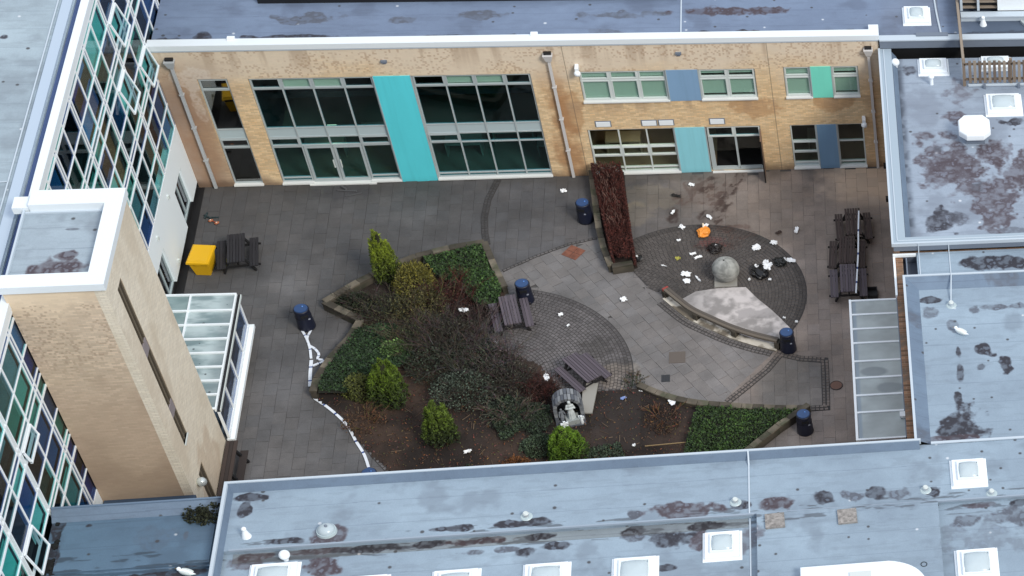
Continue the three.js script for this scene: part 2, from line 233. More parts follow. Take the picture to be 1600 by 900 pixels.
// ---------- the ground ----------
const P1 = [[11.0, 4.35], [9.7, 4.62], [8.5, 5.03], [7.4, 5.7], [6.5, 6.4], [5.38, 7.45]], P1b = [[5.38, 7.45], [6.78, 8.55]], P1c = [[6.78, 8.55], [6.45, 9.55], [5.87, 10.6], [5.52, 11.65], [5.45, 12.35]], P1d = [[11.0, 4.35], [11.5, 5.95], [11.9, 7.05]];
const P4 = smoothLine([[17.0, 12.75], [17.8, 13.3], [18.9, 13.82], [20.6, 14.2], [22.2, 14.45], [23.35, 14.55]], 16), P4b = [[23.38, 14.5], [22.2, 15.55], [21.2, 16.6], [19.2, 18.7]];
const soilEdge = smoothLine([[5.4, 12.4], [6.1, 12.95], [6.72, 13.83], [7.12, 14.69], [7.6, 15.4], [8.3, 16.3], [9.3, 17.6], [10, 19]], 14);
const BED = [...P1, P1b[1], ...P1c.slice(1), ...soilEdge, [19, 19], ...P4b.slice().reverse(), ...P4.slice().reverse(), [15, 12.78], [14.1, 12.6], [13.3, 11.2], [11.2, 9.9], [11.0, 8.6], [11.9, 7.6], ...P1d.slice().reverse()];
const SEAT = smoothLine([[18.0, 7.6], [18.42, 8.15], [18.97, 8.81], [19.71, 9.4], [20.5, 9.97], [21.42, 10.48], [22.27, 10.85]], 24);
const arc = (cx, cz, r, a0, a1, n) => Array.from({ length: n + 1 }, (_, i) => { const a = (a0 + (a1 - a0) * i / n) * Math.PI / 180; return [cx + r * Math.cos(a), cz + r * Math.sin(a)]; });
const C1 = [19.1, 7.7], R1 = 4.35, C2 = [11.5, 12], R2 = 5.3;
const CIRC1 = [...arc(...C1, R1, -128, 38, 40), ...SEAT.slice().reverse(), [17.3, 7.1], [16.7, 6.1]];
const CIRC2 = [...arc(...C2, R2, -76, 8, 30), [16.75, 12.8], [15, 12.78], [14.1, 12.6], [13.3, 11.2], [11.2, 9.9], [11.0, 8.6], [11.9, 7.6]];
const PATH = [[11.6, 5.75], [12.97, 4.87], [14.16, 4.25], [15.4, 3.93], [15.85, 6], [16.7, 6.1], [17.3, 7.1], ...SEAT, [20.25, 13.5], ...P4.slice(0, 9).reverse(), ...arc(...C2, R2, 8, -76, 20), [11.9, 7]];
const WARM = (x, z) => ss(14.5, 21, x - Math.max(0, z - 9) * 0.55 + (fbm(x * 0.3, z * 0.3, 3) - 0.5) * 5);
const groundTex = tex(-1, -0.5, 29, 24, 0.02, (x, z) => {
  const w = WARM(x, z), n = fbm(x * 0.5, z * 0.5, 5), m = fbm(x * 2.2 + 7, z * 2.2, 4), f = hash(Math.floor(x * 50), Math.floor(z * 50));
  let c = mix3([88, 87, 88], [108, 107, 108], ss(1.5, 11, z + (n - 0.5) * 5)); c = mix3(c, [96, 95, 97], ss(8, 11, x) * ss(7, 4, z) * 0.6); c = mix3(c, [146, 134, 126], w);  // left and far slabs carry painted shade; warm right brightened against building shadow
  if (inPoly(x, z, PATH)) c = mix3(c, [128, 125, 124], 0.85); else if (inPoly(x, z, CIRC1)) c = [94, 90, 88]; else if (inPoly(x, z, CIRC2)) c = [114, 111, 112]; else c = mix3(c, [116, 113, 110], blob(x, z, 22.9, 13.0, 1.4, 1.6, 0.6, 0.3) * 0.7); const k = 0.74 + 0.32 * n + 0.16 * (m - 0.5) + 0.1 * (f - 0.5); c = [c[0] * k, c[1] * k, c[2] * k];
  const L = ss(3.6, 0.2, x + (fbm(x, z, 3) - 0.5) * 2); c = mix3(c, [72, 72, 73], L * 0.4);  // left edge darkened further, shade put into the slab colour
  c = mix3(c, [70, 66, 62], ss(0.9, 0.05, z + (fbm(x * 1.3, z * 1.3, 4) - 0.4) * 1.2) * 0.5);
  c = mix3(c, [216, 190, 164], ss(23.4, 25.6, x + (m - 0.5) * 1.5) * ss(3.0, 1.4, z + (n - 0.5) * 2.4) * 0.75);  // sandy corner, its colour raised to cancel the shadow of the parapet building
  c = mix3(c, [150, 136, 112], (blob(x, z, 17.3, 1.5, 1.2, 0.8, 2, 1.2) + blob(x, z, 16.6, 2.6, 0.8, 0.7, 2, 1.2)) * 0.25);
  // trodden mud and soot near the broken door
  const TRAIL = [[[20.86, 0.2], [20.78, 0.7], [20.45, 1.15], [20.2, 1.6], [20.05, 2.1], [19.75, 2.5], [19.35, 2.9]], [[20.9, 0.35], [20.62, 1.0], [20.5, 1.3]], [[19.75, 0.5], [19.7, 1.0], [19.3, 1.15]], [[20.3, 2.2], [20.1, 2.7], [19.9, 3.2], [20.3, 3.8], [20.8, 4.2]], [[19.4, 4.8], [19.8, 5.0], [20.2, 4.7], [20.6, 4.6]], [[18.1, 2.5], [18.2, 2.9]]]; let dm = 9;
  if (x > 17.6 && x < 21.8 && z < 5.8) for (const L of TRAIL) for (let k = 0; k + 1 < L.length; k++) { const [a, b] = [L[k], L[k + 1]], dx = b[0] - a[0], dz = b[1] - a[1], t = clamp(((x - a[0]) * dx + (z - a[1]) * dz) / (dx * dx + dz * dz)); dm = Math.min(dm, Math.hypot(x - a[0] - dx * t, z - a[1] - dz * t)); }
  const gr = fbm(x * 5 + z * 2, z * 4.4, 4); c = mix3(c, [54, 40, 36], ss(0.34, 0.04, dm + (fbm(x * 3.4, z * 3.4, 4) - 0.5) * 0.55) * (0.25 + 0.75 * ss(0.42, 0.6, gr)) * 0.8);
  c = mix3(c, [84, 66, 60], (blob(x, z, 19.3, 1.3, 1.0, 0.9, 1.6, 1.6) + blob(x, z, 20.2, 4.2, 1.0, 0.8, 1.6, 1.6)) * (0.18 + 0.4 * ss(0.45, 0.62, gr)));
  c = mix3(c, [112, 52, 50], blob(x, z, 19.75, 4.6, 0.5, 0.4, 5, 1.6) * 0.4);
  c = mix3(c, [58, 56, 54], (blob(x, z, 15.4, 10.4, 0.7, 0.5, 4, 1.8) + blob(x, z, 16.2, 11.6, 0.7, 0.5, 4, 1.6)) * 0.4);
  c = mix3(c, [150, 138, 124], blob(x, z, 16.1, 11.9, 0.8, 0.7, 2, 1) * 0.45);
  c = mix3(c, [64, 64, 68], (blob(x, z, 5.3, 0.5, 1, 0.5, 3, 1.5) + blob(x, z, 1.0, 4.1, 0.7, 0.9, 2, 1.2) ) * 0.5);
  return c;
});
const ground = structure('ground'); part(ground, 'earth', mb().box(-260, 300, -1.0, -0.03, -320, 260), std(rgb(92, 94, 90), 1));
const paving = structure('paving', 'courtyard paving of concrete slabs with setts in circles and bands');
part(paving, 'joint_bed', mb().box(-0.2, 27.4, -0.2, 0.004, -0.1, 24), std(rgb(78, 76, 75), 1));
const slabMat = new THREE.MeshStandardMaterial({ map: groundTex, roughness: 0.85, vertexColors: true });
{
  const slabs = [], bandSq = [[22.0, 11.05], [24.05, 11.55], [24.05, 14.4]];
  const put = (cx, cz, hx, hz, a) => slabs.push([cx, cz, hx, hz, a]);
  const hidden = (x, z) => inPoly(x, z, BED);
  for (let i = 0; i < 61; i++) for (let j = -2; j < 40; j++) {
    const x = 0.25 + i * 0.45, z = (j + (i % 2) * 0.5 + 0.3 * hash(i, 5)) * 0.6 + 0.3; if (x > 27.2 || z < 0.02 || z > 23) continue;
    const all = (P) => [[-0.25, -0.32], [0.25, -0.32], [0.25, 0.32], [-0.25, 0.32]].every((q) => inPoly(x + q[0], z + q[1], P)); if ((x < 2.95 && z > 8.7) || all(BED) || all(CIRC1) || all(CIRC2) || all(PATH)) continue; put(x, z, 0.2215, 0.2965, 0);
  }
  const a = 0.56, c = Math.cos(a), s = Math.sin(a);
  for (let i = -40; i < 60; i++) for (let j = -40; j < 60; j++) { const u = i * 0.46, v = (j + (i & 1) * 0.5) * 0.5, x = 10 + u * c + v * s, z = 4 - u * s + v * c; if (inPoly(x, z, PATH) && !hidden(x, z)) put(x, z, 0.2265, 0.2465, a); }
  const cam = camera.position; slabs.forEach((q) => { q.d = Math.hypot(q[0] - cam.x, q[1] - cam.z) + (q[1] > 17 || (q[0] < 3.3 && q[1] > 16) || q[0] > 26.8 ? 99 : 0); }); slabs.sort((p, q) => p.d - q.d);
  const rest = mb();
  slabs.forEach((q, k) => {
    const b = k < 300 ? mb() : rest, t = 0.93 + 0.14 * rnd(), w = rr(-0.018, 0.018); b.col = [t + w, t, t - w]; const y = (q[4] ? 0.03 : 0.02) + 0.003 * rnd();
    b.rbox(q[0] + rr(-0.004, 0.004), q[1] + rr(-0.004, 0.004), q[2], q[3], 0, y, q[4] + rr(-0.006, 0.006), false);
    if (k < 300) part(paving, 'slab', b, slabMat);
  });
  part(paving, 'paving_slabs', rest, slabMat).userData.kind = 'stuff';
  // setts: rings in the two circles, and bands
  const st = mb(), tone = (k) => { const t = k * (0.8 + 0.3 * rnd()); st.col = [t * 1.02, t, t * 0.99]; };
  const rings = (C, R, poly) => { for (let r = 0.2; r < R; r += 0.135) { const n = Math.floor(2 * Math.PI * r / 0.165), o = rnd(); for (let i = 0; i < n; i++) { const t = (i + o) / n * 2 * Math.PI, x = C[0] + r * Math.cos(t), z = C[1] + r * Math.sin(t); if (!inPoly(x, z, poly) || (poly === CIRC1 && inPoly(x, z, BED))) continue; tone(r > R - 0.3 ? 0.74 : 0.95); st.rbox(x, z, 0.063, 0.077, 0.03, 0.046 + 0.01 * rnd(), -t + rr(-0.06, 0.06), false, 0.9); } } };
  rings(C1, R1, CIRC1); rings(C2, R2, CIRC2);
  const beds = mb(); beds.poly(CIRC1, 0.036).poly(CIRC2, 0.0365);
  const band = (pts, w, k) => {
    beds.sweep(pts, -w / 2, w / 2, 0, 0.038); const cv = new THREE.CatmullRomCurve3(pts.map((p) => V(p[0], 0, p[1])), false, 'catmullrom', 0.05), n = Math.floor(cv.getLength() / 0.16), rows = Math.round(w / 0.13);
    for (let i = 0; i < n; i++) { const p = cv.getPointAt((i + 0.5) / n), d = cv.getTangentAt((i + 0.5) / n); for (let j = 0; j < rows; j++) { const o = (j + 0.5) / rows * w - w / 2; tone(k); st.rbox(p.x + d.z * o, p.z - d.x * o, 0.054, 0.07, 0.034, 0.05 + 0.008 * rnd(), Math.atan2(d.x, d.z), false, 0.9); } }
  };
  band([[11.24, 0.1], [10.92, 1.32], [10.83, 2.42], [10.9, 3.39], [11.02, 4.1]], 0.27, 0.66);
  band([[11.7, 5.7], [12.97, 4.87], [14.16, 4.25], [15.2, 3.95]], 0.15, 0.8);
  band([[22.2, 11.18], [23.1, 11.55], [24.03, 11.72], [24.04, 13.0], [24.02, 14.36], [23.45, 14.36]], 0.3, 0.78);
  band([[20.3, 13.75], [21.0, 13.0], [21.8, 12.1], [22.3, 11.3]], 0.3, 0.8);
  band(SEAT.map(([x, z]) => [x - 0.28, z + 0.36]), 0.3, 0.76);
  band([[8.3, 16.5], [8.9, 17.2], [9.6, 18.2]].map(([x, z]) => [x - 0.15, z]), 0.22, 0.8); band([[7.0, 14.3], [7.7, 15.5], [8.3, 16.4]], 0.14, 1.25);
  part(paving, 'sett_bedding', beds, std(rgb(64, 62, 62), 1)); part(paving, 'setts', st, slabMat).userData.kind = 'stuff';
}
{ // pale worn concrete apron inside the curved bench
  const A = [...SEAT.slice(2).map(([x, z]) => [x + 0.2, z - 0.02]), [22.8, 9.9], [22.4, 9.25], [22.02, 8.68], [21.5, 8.0], [21.05, 7.3], [20.6, 7.28], [19.9, 7.3], [19.1, 7.42], [18.55, 7.85]];
  const t = tex(18, 7, 5.2, 4.2, 0.012, (x, z) => { const n = fbm(x * 1.1, z * 1.6, 5), m = fbm(x * 4, z * 4 + 9, 4); let c = mix3([142, 138, 136], [196, 190, 188], ss(0.34, 0.64, n * 0.6 + m * 0.45)); c = mix3(c, [120, 117, 116], blob(x, z, 21.4, 8.9, 0.9, 0.3, 3, 1.6) * 0.4); return mix3(c, [128, 126, 126], ss(20.2, 18.4, x) * 0.7); });
  const g = structure('concrete_apron', 'pale worn triangle of concrete between the curved bench and the stone ball'); part(g, 'concrete', mb().poly(A, 0.062), new THREE.MeshStandardMaterial({ map: t, roughness: 0.9 }));
}
const soil = structure('soil', 'bare dark soil of the planting bed');
{
  const t = tex(5, 4, 19, 15.5, 0.022, (x, z) => { const n = fbm(x * 1.6, z * 1.6, 5), f = hash(Math.floor(x * 45), Math.floor(z * 45)), m = fbm(x * 0.5 + 9, z * 0.5, 4); let c = mix3([40, 33, 30], [66, 52, 44], ss(0.35, 0.7, m)); const k = 0.55 + 0.8 * n + 0.25 * (f - 0.5); c = [c[0] * k, c[1] * k, c[2] * k]; if (x > 15.3 && x < 17.1 && z > 12.7 && z < 16) c = mix3(c, [54, 48, 46], 0.5); return c; });
  const b = mb(), S = 0.14, h = (x, z) => 0.05 + 0.1 * fbm(x * 1.3, z * 1.3, 4);
  for (let x = 5; x < 24; x += S) for (let z = 4; z < 19; z += S) if (inPoly(x + S / 2, z + S / 2, BED)) b.quad([x, h(x, z + S), z + S], [x + S, h(x + S, z + S), z + S], [x + S, h(x + S, z), z], [x, h(x, z), z]);
  part(soil, 'soil_surface', b, new THREE.MeshStandardMaterial({ map: t, roughness: 1 }));
}

// ---------- the brick building along the far side ----------
const nb = thing('brick_building', 'long buff brick school building with tall glazing and coloured panels behind the courtyard', 'building', [13.5, 0, 0]);
{
  const s = new THREE.Shape([[0, 0], [27.05, 0], [27.05, 7.04], [0, 7.04]].map((q) => new THREE.Vector2(...q)));
  const holes = [[1.32, 2.38, 0.06, 5.59], [3.1, 8.94, 0.06, 5.57], [8.945, 13.38, 0.06, 5.57], [15.18, 22.02, 4.0, 5.61], [23.14, 26.15, 4.0, 5.65], [15.08, 21.93, 0.06, 2.52], [23.13, 26.17, 0.06, 2.5]];
  holes[1][1] = 13.38; holes.splice(2, 1);
  for (const [a, b, c, d] of holes) s.holes.push(new THREE.Path([[a, c], [b, c], [b, d], [a, d]].map((q) => new THREE.Vector2(...q))));
  const g = new THREE.ExtrudeGeometry(s, { depth: 0.3, bevelEnabled: false }); g.translate(0, 0, -0.3);
  part(nb, 'wall', g, M.facade);
  const w = mb().box(-0.3, 27.05, 0, 6.95, -14.3, -14); part(nb, 'side_wall', w, M.redBrick); part(nb, 'end_wall', mb().box(26.75, 27.05, 0, 6.88, -14, -0.3).box(27.05, 46, 0, 6.6, -0.4, -0.05), M.black);  // end walls painted black to give the shadow line under the fascia
  part(nb, 'roof', mb().box(0.02, 46, 6.9, 7.0, -14, -0.3), roofN);
  part(nb, 'coping', mb().box(0.0, 27.1, 7.04, 7.28, -0.36, 0.06).box(26.7, 27.1, 7.04, 7.26, -0.7, -0.36), M.coping); part(nb, 'drip_edge', mb().box(0, 27.08, 6.97, 7.04, 0.002, 0.04), M.edge);
  part(nb, 'fascia', mb().box(27.1, 46, 6.62, 7.02, -0.04, 0.1), M.fascia); part(nb, 'roof_edge', mb().box(27.1, 46, 7.02, 7.08, -0.2, 0.14), M.edge);
  part(nb, 'parapet', mb().box(3.5, 19.2, 7.0, 7.32, -3.2, -2.9), M.black);
  for (const x of [2.9, 13.8]) part(nb, 'coping_clip', mb().box(x - 0.13, x + 0.13, 7.28, 7.36, -0.42, -0.24), M.white);
  // rooms behind the glass
  part(nb, 'interior', mb().box(0, 26.7, 0.0, 0.05, -7, -0.3).box(0, 26.7, 0.05, 6.5, -7.2, -7).box(14.4, 14.6, 0.05, 6.9, -7, -0.3).box(22.4, 22.6, 0.05, 6.9, -7, -0.3).box(14.6, 26.7, 3.0, 3.3, -7, -0.31).box(0, 26.7, 6.6, 6.89, -13.9, -0.31), M.interior);
  part(nb, 'gallery', mb().box(2.6, 14.4, 2.6, 2.9, -7, -2.4).box(2.6, 2.7, 0.05, 6.5, -7, -0.3).box(2.6, 14.4, 5.6, 5.7, -6.9, -1.5), M.dark);
  for (const [x, z, w] of [[4.6, -1.9, 1.5], [6.6, -2.6, 1.4], [9.9, -1.7, 1.4], [11.8, -2.4, 1.6], [13.2, -1.5, 0.8], [16.2, -1.6, 1.4], [24.4, -1.5, 1.3]]) part(nb, 'desk', mb().box(x - w / 2, x + w / 2, 0.7, 0.76, z - 0.35, z + 0.35).box(x - w / 2, x - w / 2 + 0.05, 0.05, 0.7, z - 0.3, z + 0.3).box(x + w / 2 - 0.05, x + w / 2, 0.05, 0.7, z - 0.3, z + 0.3), std(rgb(138, 128, 112), 0.6));
  for (const [x, y, z, w, k] of [[5.35, 2.45, -0.75, 0.34, 1.2], [16.75, 2.62, -1.2, 1.3, 2.2]]) { part(nb, 'ceiling_lamp', mb().box(x - w / 2, x + w / 2, y - 0.04, y, z - 0.07, z + 0.07), new THREE.MeshStandardMaterial({ color: 0xfff2d8, emissive: 0xffe9bf, emissiveIntensity: 2.2 })); const l = new THREE.PointLight(0xffe2b4, k, 8); l.position.set(x, y - 0.12, z); l.castShadow = true; scene.add(l); }
  // windows: columns xs, rows ys; kind[r][c] 'g' glass, 's' solid panel, 'v' opening vent in its own sash, 'b' glass with a blind, 'o' hole
  const FZ0 = -0.17, FZ1 = -0.06;
  function windowUnit(label, xs, ys, rows, frame, o = {}) {
    const w = sub(nb, o.name || 'window'), X0 = xs[0], X1 = xs[xs.length - 1], Y0 = ys[0], Y1 = ys[ys.length - 1], t = o.t || 0.055, f = mb(); if (label) w.userData.label = label;
    f.box(X0, X0 + t, Y0, Y1, FZ0, FZ1).box(X1 - t, X1, Y0, Y1, FZ0, FZ1).box(X0 + t, X1 - t, Y0, Y0 + t, FZ0, FZ1).box(X0 + t, X1 - t, Y1 - t, Y1, FZ0, FZ1);
    part(w, 'frame', f, frame);
    for (let i = 1; i + 1 < xs.length; i++) part(w, 'mullion', mb().box(xs[i] - t / 2, xs[i] + t / 2, Y0 + t, Y1 - t, FZ0, FZ1 + 0.008), frame);
    for (let j = 1; j + 1 < ys.length; j++) part(w, 'transom', mb().box(X0 + t, X1 - t, ys[j] - t / 2, ys[j] + t / 2, FZ0 + 0.004, FZ1 - 0.004), frame);
    for (let j = 0; j + 1 < ys.length; j++) for (let i = 0; i + 1 < xs.length; i++) {
      const row = rows[Math.min(j, rows.length - 1)], k = row[Math.min(i, row.length - 1)], a = xs[i] + t / 2, b = xs[i + 1] - t / 2, c = ys[j] + t / 2, d = ys[j + 1] - t / 2;
      if (k === 's') part(w, 'spandrel_panel', mb().box(a, b, c, d, -0.14, -0.09), M.spandrel);
      else if (k !== 'o') {
        if (k === 'v' || k === 'b') part(w, 'sash', mb().box(a, a + 0.05, c, d, -0.13, -0.04).box(b - 0.05, b, c, d, -0.13, -0.04).box(a + 0.05, b - 0.05, c, c + 0.05, -0.13, -0.04).box(a + 0.05, b - 0.05, d - 0.05, d, -0.13, -0.04), frame);
        part(w, 'pane', mb().box(a, b, c, d, -0.115, -0.105), k === 'b' ? M.paneClear : (o.pane || M.pane));
        if (k === 'b') part(w, 'blind', mb().box(a, b, c + (o.gap || 0.06), d, -0.16, -0.15), M.blind);
      }
    }
    if (o.sill) part(w, 'sill', mb().box(X0 - 0.02, X1 + 0.02, Y0 - 0.06, Y0, -0.1, 0.1), M.sill);
    return w;
  }
  const tall = [0.12, 2.0, 2.48, 2.95, 4.98, 5.56], tk = ['g', 'v', 's', 'g', 'v'];
  windowUnit('narrow tall window with the yellow bin mirrored in it', [1.33, 2.38], tall, tk, M.greyFrame, { sill: 1, pane: Object.assign(glass(0.35, 0.42, 0.42), { ior: 2.33 }) });
  windowUnit('tall four-bay window above the double doors', [3.11, 4.2, 5.3, 6.43, 7.54], [2.0, 2.48, 2.95, 4.98, 5.56], ['vggv', 's', 'g', 'vbbv'], M.greyFrame, { gap: 0.02 });
  windowUnit('side light left of the double doors', [3.11, 4.25], [0.12, 0.32, 2.0], ['g'], M.greyFrame, { sill: 1 }); windowUnit('side light right of the double doors', [6.43, 7.54], [0.12, 0.32, 2.0], ['g'], M.greyFrame, { sill: 1 });
  windowUnit('tall four-bay window right of the turquoise panel', [8.97, 10.15, 11.25, 12.38, 13.37], [0.12, 0.32, 2.0, 2.48, 2.95, 4.98, 5.56], ['g', 'g', 'vggg', 's', 'g', 'vbbv'], M.greyFrame, { sill: 1 });
  windowUnit('upper three-bay window left of the blue panel', [15.2, 16.33, 17.43, 18.52], [4.06, 5.13, 5.6], ['b'], M.paleFrame, { sill: 1, t: 0.07 }); windowUnit('upper two-bay window right of the blue panel', [19.8, 20.9, 22.0], [4.06, 5.13, 5.6], ['b'], M.paleFrame, { sill: 1, t: 0.07, gap: 0.14 });
  windowUnit('upper window left of the mint panel', [23.16, 24.2], [4.06, 5.12, 5.64], ['b'], M.paleFrame, { sill: 1, t: 0.07 }); windowUnit('upper window right of the mint panel', [25.08, 26.14], [4.06, 5.12, 5.64], ['b'], M.paleFrame, { sill: 1, t: 0.07, gap: 0.12 });
  windowUnit('ground floor window with cracked panes behind the red hedge', [15.1, 16.28, 17.38, 18.48], [0.12, 0.34, 1.0, 1.52, 2.5], ['g', 'g', 'v', 'g'], M.paleFrame, { sill: 1, pane: M.paneClear });
  windowUnit('ground floor window left of the steel blue panel', [23.14, 24.2], [0.12, 0.34, 0.92, 1.55, 2.48], ['s', 'g', 'v', 'g'], M.paleFrame, { sill: 1, pane: M.paneClear }); windowUnit('ground floor window right of the steel blue panel', [25.05, 26.16], [0.12, 0.34, 1.5, 2.48], ['g'], M.paleFrame, { sill: 1, pane: M.paneClear });
  const grime = tex(0, 0, 27, 6, 0.03, (x, y) => { const k = 242 + 10 * fbm(x * 3, y * 0.8, 4) - 5 * ss(0.5, 0.75, fbm(x * 9, y * 0.35 + 7, 3)) - 26 * ss(0.35, 0, y) * fbm(x * 4, y * 4, 3); return [k, k, k]; });
  const panel = (a, b, c, d, m, l) => { m.map = grime; const p = part(nb, 'panel', mb().box(a, b, c, d, -0.12, 0.035), m, l); part(p, 'edge_trim', mb().box(a - 0.015, a + 0.02, c, d, -0.1, 0.045).box(b - 0.02, b + 0.015, c, d, -0.1, 0.045), M.greyFrame); };
  panel(7.56, 8.95, 0.0, 5.59, M.turquoise, 'two-storey turquoise panel'); panel(18.53, 19.79, 4.0, 5.62, M.blue, 'blue panel of the upper storey'); panel(24.21, 25.07, 4.0, 5.66, M.mint, 'mint green panel'); panel(18.49, 19.72, 0.04, 2.53, M.lightBlue, 'light blue panel beside the broken door'); panel(24.21, 25.04, 0.04, 2.5, M.steelBlue, 'steel blue panel of the ground floor');
  // double doors of the hall
  for (const [a, b] of [[4.27, 5.33], [5.35, 6.41]]) { const d = sub(nb, 'door'), t = 0.09; part(d, 'leaf_frame', mb().box(a, a + t, 0.08, 1.98, -0.16, -0.05).box(b - t, b, 0.08, 1.98, -0.16, -0.05).box(a + t, b - t, 0.08, 0.22, -0.16, -0.05).box(a + t, b - t, 1.88, 1.98, -0.16, -0.05), M.greyFrame); part(d, 'pane', mb().box(a + t, b - t, 0.22, 1.88, -0.11, -0.1), M.pane); part(d, 'handle', mb().box(a < 5 ? b - 0.14 : a + 0.1, a < 5 ? b - 0.1 : a + 0.14, 0.85, 1.25, -0.05, 0.0), M.paleFrame); }
  part(nb, 'threshold', mb().box(4.1, 6.6, 0, 0.075, -0.2, 0.14), M.sill);
  // broken double door under two small vents, its right leaf swung out
  windowUnit('pair of vents over the broken door', [19.77, 20.85, 21.92], [1.9, 2.5], ['v'], M.paleFrame);
  { const d = sub(nb, 'door'); d.userData.label = 'wide doorway with smashed dark glass'; part(d, 'frame', mb().box(19.77, 19.95, 0.06, 1.9, -0.17, -0.05).box(21.85, 21.92, 0.06, 1.9, -0.17, -0.05).box(20.84, 20.92, 0.1, 1.9, -0.17, -0.05).box(19.95, 21.85, 0.06, 0.2, -0.16, -0.05), M.greyFrame); part(d, 'pane', mb().box(19.95, 20.84, 1.1, 1.88, -0.11, -0.1).box(20.92, 21.85, 1.2, 1.88, -0.11, -0.1), M.paneClear); part(d, 'threshold', mb().box(19.77, 21.92, 0, 0.06, -0.2, 0.12), M.sill); part(d, 'black_floor_sheet', mb().box(19.95, 21.85, 0.055, 0.07, -2.2, -0.3), M.black); part(d, 'dark_screen', mb().box(19.95, 21.85, 0.07, 2.0, -2.25, -2.2), M.black); }  // black floor sheet and back screen make the doorway opening read dark
  { const d = sub(nb, 'door'); d.userData.label = 'narrow door leaf standing open at a right angle to the wall'; part(d, 'leaf', mb().box(21.9, 21.945, 0.08, 2.35, 0.02, 0.86), std(rgb(120, 98, 84), 0.6)); part(d, 'handle', mb().box(21.86, 21.9, 1.0, 1.15, 0.7, 0.8), M.black); part(d, 'edge', mb().box(21.9, 21.95, 0.05, 2.36, 0.86, 0.885), M.black); }
  for (const [x, m] of [[0.64, M.pipe], [14.2, M.palePipe], [26.62, M.palePipe]]) { const d = sub(nb, 'downpipe'); part(d, 'pipe', mb().box(x - 0.055, x + 0.055, 0.04, 6.34, 0.05, 0.15), m); part(d, 'hopper', mb().hexa([[x - 0.1, 6.3, 0.2], [x + 0.1, 6.3, 0.2], [x + 0.1, 6.3, 0.002], [x - 0.1, 6.3, 0.002], [x - 0.19, 6.62, 0.27], [x + 0.19, 6.62, 0.27], [x + 0.19, 6.62, 0.002], [x - 0.19, 6.62, 0.002]]), m); part(d, 'outlet', mb().box(x - 0.14, x + 0.14, 6.621, 6.7, 0.002, 0.16), M.black); for (const y of [1.5, 3.2, 4.9]) part(d, 'bracket', mb().box(x - 0.09, x + 0.09, y, y + 0.05, 0.0, 0.165), m); }
  for (const x of [15.46, 17.26, 17.93, 19.95]) { const d = sub(nb, 'vent_plate'); part(d, 'plate', mb().box(x + 0.02, x + 0.57, 2.71, 2.95, 0.02, 0.05), M.white); part(d, 'back_frame', mb().box(x - 0.02, x + 0.61, 2.67, 2.99, 0.0, 0.02), M.fascia); }
  const bulb = new THREE.SphereGeometry(0.13, 14, 10);
  for (const [x, y] of [[15.2, 5.78], [26.2, 2.68]]) { const d = sub(nb, 'security_camera'); part(d, 'dome', mb().at(bulb, x, y - 0.02, 0.3), M.white); part(d, 'bracket', mb().box(x - 0.07, x + 0.07, y + 0.06, y + 0.24, 0, 0.32), M.white); }
  for (const [x, y] of [[8.14, 6.3], [19.15, 6.45]]) part(nb, 'wall_light', mb().box(x - 0.11, x + 0.11, y, y + 0.1, 0, 0.1).box(x - 0.06, x + 0.06, y - 0.07, y, 0, 0.06), M.fascia);
}

